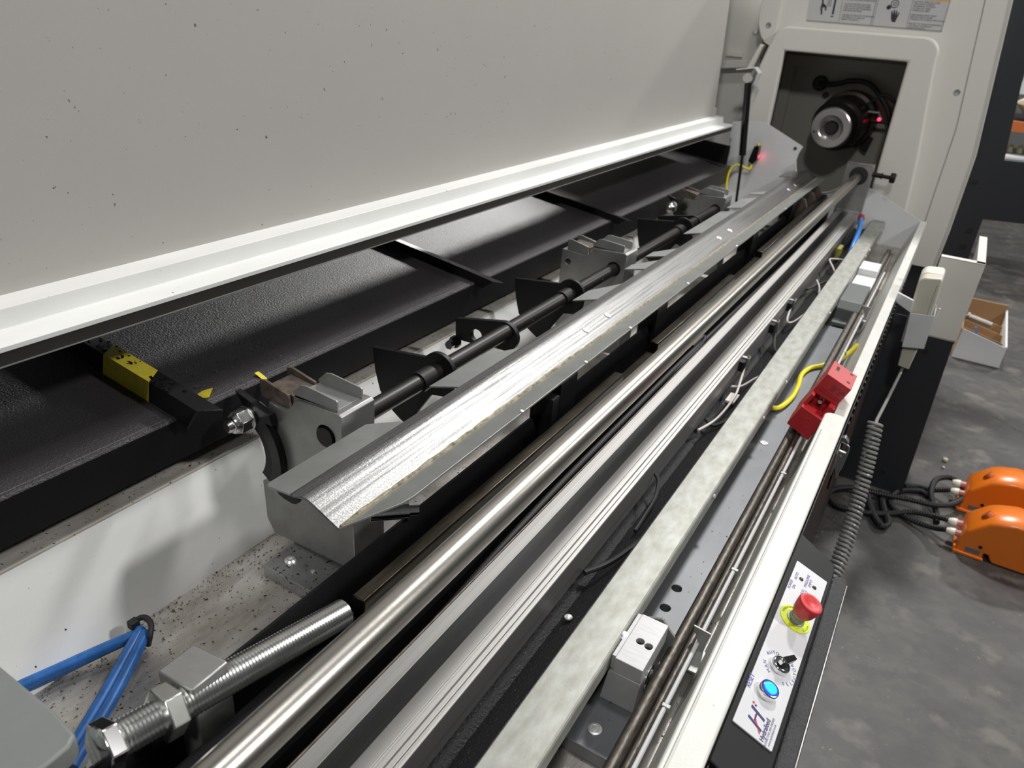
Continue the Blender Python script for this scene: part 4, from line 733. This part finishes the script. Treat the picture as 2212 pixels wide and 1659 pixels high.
# ================================================================== FOOT PEDALS
def pedal(x, y, label):
    t = thing('foot_pedal', (x+.12, y+.06, -1.5), label, 'pedal', 'orange foot pedals on the floor')
    side = [(x+.002, -1.498), (x, -1.472), (x+.008, -1.412), (x+.018, -1.393), (x+.062, -1.350), (x+.085, -1.340), (x+.130, -1.328), (x+.20, -1.330), (x+.29, -1.355), (x+.30, -1.38), (x+.30, -1.498), (x+.108, -1.498), (x+.099, -1.488), (x+.093, -1.474), (x+.080, -1.472), (x+.080, -1.498)]
    b = BM(); n = len(side); lay = []
    for yy, ins in ((y, .014), (y+.022, 0), (y+.110, 0), (y+.130, .014)):
        lay.append([b.verts.new((px, yy, pz-(ins if pz > -1.40 else 0))) for px, pz in side])
    for A, B in zip(lay, lay[1:]):
        for i in range(n): b.faces.new((A[i], A[(i+1) % n], B[(i+1) % n], B[i]))
    b.faces.new(lay[0]); b.faces.new(lay[-1][::-1]); obj('pedal_housing', b, ORANGE, t, bev=.006, seg=3, ang=50)
    b = BM(); prism(b, [(x-.006, -1.499), (x+.084, -1.499), (x+.082, -1.490), (x-.006, -1.488)], y-.006, y+.13); obj('pedal_base', b, ORANGE, t, bev=.002)
    obj('rating_label', box(BM(), x+.026, x+.068, y-.0012, y+.0005, -1.484, -1.466), LABEL, t)
    b = BM(); cyl(b, (x+.064, y+.001, -1.452), (x+.064, y-.002, -1.452), .006, 12); obj('base_screw', b, RUBBER, t)
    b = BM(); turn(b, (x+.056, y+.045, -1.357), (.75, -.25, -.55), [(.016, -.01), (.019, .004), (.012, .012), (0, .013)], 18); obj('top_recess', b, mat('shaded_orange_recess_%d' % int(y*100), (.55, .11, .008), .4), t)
    for k in (0, 1):
        yy = y+.030+k*.045
        b = BM(); turn(b, (x+.004, yy, -1.445+.012*k), (-1, 0, -.12), [(.011, 0), (.011, .016)], 8); gl = obj('gland_nut', b, mat('pink_gland_%d_%d' % (k, int(y*100)), (.62, .25, .22), .4), t)
        b = BM(); turn(b, (x-.013, yy, -1.447+.012*k), (-1, 0, -.12), [(.0135, 0), (.0135, .012), (.010, .024), (.008, .026)], 12); obj('gland_body', b, PCREAM, gl)
    return t
pedal(.352, 2.455, 'nearer of the two orange foot pedals, two conduits entering it')
pedal(.352, 2.735, 'farther orange foot pedal beside the looped black conduit')
def conduit(pts, label, r=.0105):
    P = resample(smooth(pts, 14), .0042); b = BM(); tube(b, P, r, 8, rf=lambda i: r*(1. if i % 2 else .82)); tag(obj('black_conduit', b, RUBBER), label, 'conduit', 'black corrugated conduits on the floor')
conduit([(.312, 2.530, -1.435), (.26, 2.555, -1.455), (.20, 2.565, -1.475), (.12, 2.51, -1.485), (.04, 2.475, -1.486), (-.03, 2.47, -1.486), (-.06, 2.54, -1.486), (-.01, 2.60, -1.480), (.04, 2.61, -1.475), (.12, 2.62, -1.470), (.19, 2.634, -1.466), (.27, 2.645, -1.462), (.325, 2.69, -1.46), (.358, 2.77, -1.46), (.35, 2.85, -1.46), (.31, 2.885, -1.462), (.265, 2.84, -1.466), (.258, 2.73, -1.472), (.285, 2.64, -1.486), (.29, 2.58, -1.489)], 'long corrugated black conduit looping up beside the farther pedal')
conduit([(.312, 2.485, -1.447), (.27, 2.515, -1.475), (.20, 2.545, -1.488), (.14, 2.60, -1.488), (.15, 2.70, -1.488), (.22, 2.76, -1.488), (.26, 2.74, -1.488)], 'corrugated black conduit from the nearer pedal passing under the loop')
conduit([(.06, 2.66, -1.486), (.07, 2.56, -1.486), (.10, 2.48, -1.486), (.13, 2.435, -1.486), (.145, 2.47, -1.486), (.12, 2.56, -1.488), (.10, 2.66, -1.488)], 'short corrugated conduit bend near the black leg', .0115)
conduit([(.312, 2.765, -1.447), (.26, 2.78, -1.478), (.215, 2.79, -1.488), (.17, 2.76, -1.488)], 'short corrugated conduit entering the farther pedal')
b = BM(); turn(b, (.06, .905, -1.4995), (0, 0, 1), [(.020, 0), (.022, .002), (.013, .004), (.010, .001), (0, .001)], 24); tag(obj('floor_washer', b, IVORY), 'pale ring lying on the floor below the control box', 'washer')
b = BM(); bmesh.ops.create_icosphere(b, subdivisions=1, radius=.011, matrix=Matrix.Translation((.292, 3.085, -1.492))); tag(obj('yellow_crumb', b, CREAM, flat=True), 'small yellowish crumb lying on the open floor', 'crumb')
b = BM(); bmesh.ops.create_icosphere(b, subdivisions=1, radius=.006, matrix=Matrix.Translation((.290, 3.02, -1.495))); tag(obj('pale_crumb', b, WIRE, flat=True), 'tiny pale crumb just in front of the yellowish one', 'crumb')
# ================================================================== WHITE PARTS BIN
bn = thing('parts_bin', (.37, 4.5, -1.5), 'white cardboard parts bin with brown dividers on the floor', 'bin')
obj('bin_front', prism(BM(), [(.258, -1.497), (.480, -1.497), (.476, -1.385), (.262, -1.333)], 4.320, 4.324), W_CLEAN, bn)
obj('bin_side', prism(BM(), [(4.324, -1.497), (4.93, -1.497), (4.93, -1.365), (4.324, -1.385)], .474, .479, MX), W_CLEAN, bn)
b = BM(); tube(b, [(.4765, 4.322, -1.384), (.4765, 4.93, -1.364)], .006, 6); obj('bin_rim', b, W_CLEAN, bn, label='white rolled top edge')
obj('bin_side', prism(BM(), [(4.324, -1.497), (4.93, -1.497), (4.93, -1.31), (4.324, -1.333)], .258, .262, MX), CARD, bn)
obj('bin_back', box(BM(), .262, .474, 4.92, 4.93, -1.497, -1.33), CARD, bn)
obj('bin_bottom', box(BM(), .262, .474, 4.324, 4.92, -1.498, -1.494), CARD, bn)
for y in (4.46, 4.60, 4.76): obj('divider', prism(BM(), [(.262, -1.49), (.472, -1.49), (.470, -1.412), (.262, -1.365)], y, y+.004), CARD, bn)
bp = thing('metal_bracket', (.36, 4.39, -1.49), 'dark metal bracket with a blue strip in the near bin compartment', 'bracket')
obj('bracket_arm', prism(BM(), [(.30, -1.388), (.445, -1.398), (.445, -1.43), (.425, -1.43), (.42, -1.412), (.30, -1.402)], 4.39, 4.43), BELT, bp)
obj('blue_strip', prism(BM(), [(.335, -1.39), (.345, -1.39), (.328, -1.345), (.320, -1.347)], 4.435, 4.445), BLUE2, bp)
b = BM(); cyl(b, (.29, 4.70, -1.375), (.41, 4.69, -1.395), .016, 12); cyl(b, (.282, 4.702, -1.373), (.29, 4.70, -1.375), .022, 14); tag(obj('machined_part', b, BLOCKM), 'small bright turned part in the far bin compartment', 'part')
# ================================================================== FAR SHELF (seen through the charcoal window)
sh = thing('storage_shelf', (.9, 6.6, -1.5), 'orange beamed storage shelf far behind the lathe window', 'shelf')
obj('shelf_beam', box(BM(), .05, 2.4, 6.5, 6.56, -.545, -.475), SHELF_O, sh, bev=.002)
for x in (.10, 2.35): obj('shelf_post', box(BM(), x, x+.06, 6.6, 6.68, -1.5, .6), BLK_MATT, sh)
obj('shelf_board', box(BM(), .05, 2.4, 6.56, 7.3, -.495, -.475), BLK_MATT, sh)
obj('shelf_board', box(BM(), .05, 2.4, 6.56, 7.3, -.78, -.76), BLK_MATT, sh)
b = BM(); bmesh.ops.create_icosphere(b, subdivisions=2, radius=.16, matrix=Matrix.Translation((.42, 6.75, -.38))@Matrix.Diagonal((1.25, .8, .62, 1)))
for v in b.verts: v.co += Vector((random.uniform(-.02, .02), random.uniform(-.02, .02), random.uniform(-.02, .02)))
tag(obj('cream_sack', b, CREAM), 'lumpy cream sack on the upper board of the far shelf', 'sack')
tag(obj('white_carton', box(BM(), .205, .60, 6.48, 6.49, -.30, .10), W_CLEAN, bev=.001), 'white board hanging above the cream sack on the far shelf', 'board')
tag(obj('grey_carton', prism(BM(), [(.24, -.70), (.60, -.70), (.60, -.81), (.24, -.81)], 6.42, 6.6), W_CLEAN, bev=.002), 'pale grey carton below the orange beam of the far shelf', 'carton')
k = 0
for r_ in range(2):
    for c_ in range(5):
        b = BM(); x = .28+c_*.062; z = -.758+r_*.062
        turn(b, (x, 6.62+.02*r_, z), (0, 0, 1), [(.02, 0), (.023, .01), (.023, .04), (.012, .05), (.012, .058), (0, .058)], 10); o = obj('small_jar', b, mat('jar_%d' % k, (.30, .28, .18), .4) if k == 0 else bpy.data.materials['jar_0'])
        tag(o, ('lower row' if r_ == 0 else 'upper row')+', '+('leftmost', 'second', 'middle', 'fourth', 'rightmost')[c_]+' of the dull brass jars under the orange beam', 'jar', 'jars stacked under the orange beam'); k += 1
# ================================================================== CHIPS AND GRIT
# oil stained flakes stuck along the first divider
K = 1.29
b = BM()
for i in range(46):
    x = random.uniform(-.93, -.72); y = .478+random.uniform(.001, .026); z = tz(x)+.0315-(y-.478)*.15; s_ = random.uniform(.002, .006)
    vs = [b.verts.new((x+s_*math.cos(a_+i)*random.uniform(.5, 1.4), y+s_*.6*math.sin(a_+i)*random.uniform(.5, 1.3), z+random.uniform(0, .0015))) for a_ in (0, 1.3, 2.6, 3.9, 5.2)]
    b.faces.new(vs)
bmesh.ops.solidify(b, geom=b.faces[:], thickness=.0006)
tag(obj('black_flakes', b, BLK_GLOSS, flat=True), 'shiny black flakes stuck along the taped tray divider', 'flakes', kind='stuff')
K = 1.0
def chips(name, n, fn, smin, smax, mt, label):
    b = BM()
    for i in range(n):
        x, y, z = fn(); s = random.uniform(smin, smax)*(1 if random.random() < .93 else 1.9)
        p = [Vector((random.uniform(-1, 1), random.uniform(-1, 1), random.uniform(0, .8)))*s for _ in range(4)]
        vs = [b.verts.new(Vector((x, y, z))+q) for q in p]
        for q in ((0, 1, 2), (0, 2, 3), (0, 3, 1), (1, 3, 2)): b.faces.new([vs[k] for k in q])
    tag(obj(name, b, mt, flat=True), label, 'chips', kind='stuff')
def left_floor():
    y = random.uniform(.12, 1.2)
    if random.random() < .45: x = -.722+abs(random.gauss(0, .018))
    else: x = random.uniform(-.72, -.54)
    z = -.731
    if .53 < y < .79 and -.664 < x < -.536: z = -.7125
    return x, y, z
K = 1.24
chips('metal_chips', 2400, left_floor, .0005, .0021, CHIP, 'dark metal chips and grit strewn over the left floor plate')
chips('ledge_grit', 600, lambda: (random.uniform(-.81, -.767), random.uniform(.05, 1.6), -.5885), .0005, .0017, CHIP, 'dark grit lying on the white ledge under the black tray')
K = 1.0
def side_fl():
    y = random.uniform(.35, 1.6); return (random.uniform(-.2, -.15) if random.random() < .6 else random.uniform(-.118, -.112)), y, (-.836 if y > .617 else -.857)
chips('side_chips', 160, side_fl, .0006, .0020, CHIP, 'dark chips scattered on the grey side floor plate')
K = 1.29
chips('tray_grit', 260, lambda: (lambda x: (x, random.uniform(.48, .70), tz(x)+.002))(random.uniform(-.86, -.735)), .0006, .0024, CHIP, 'black grit and flakes around the taped divider on the tray')
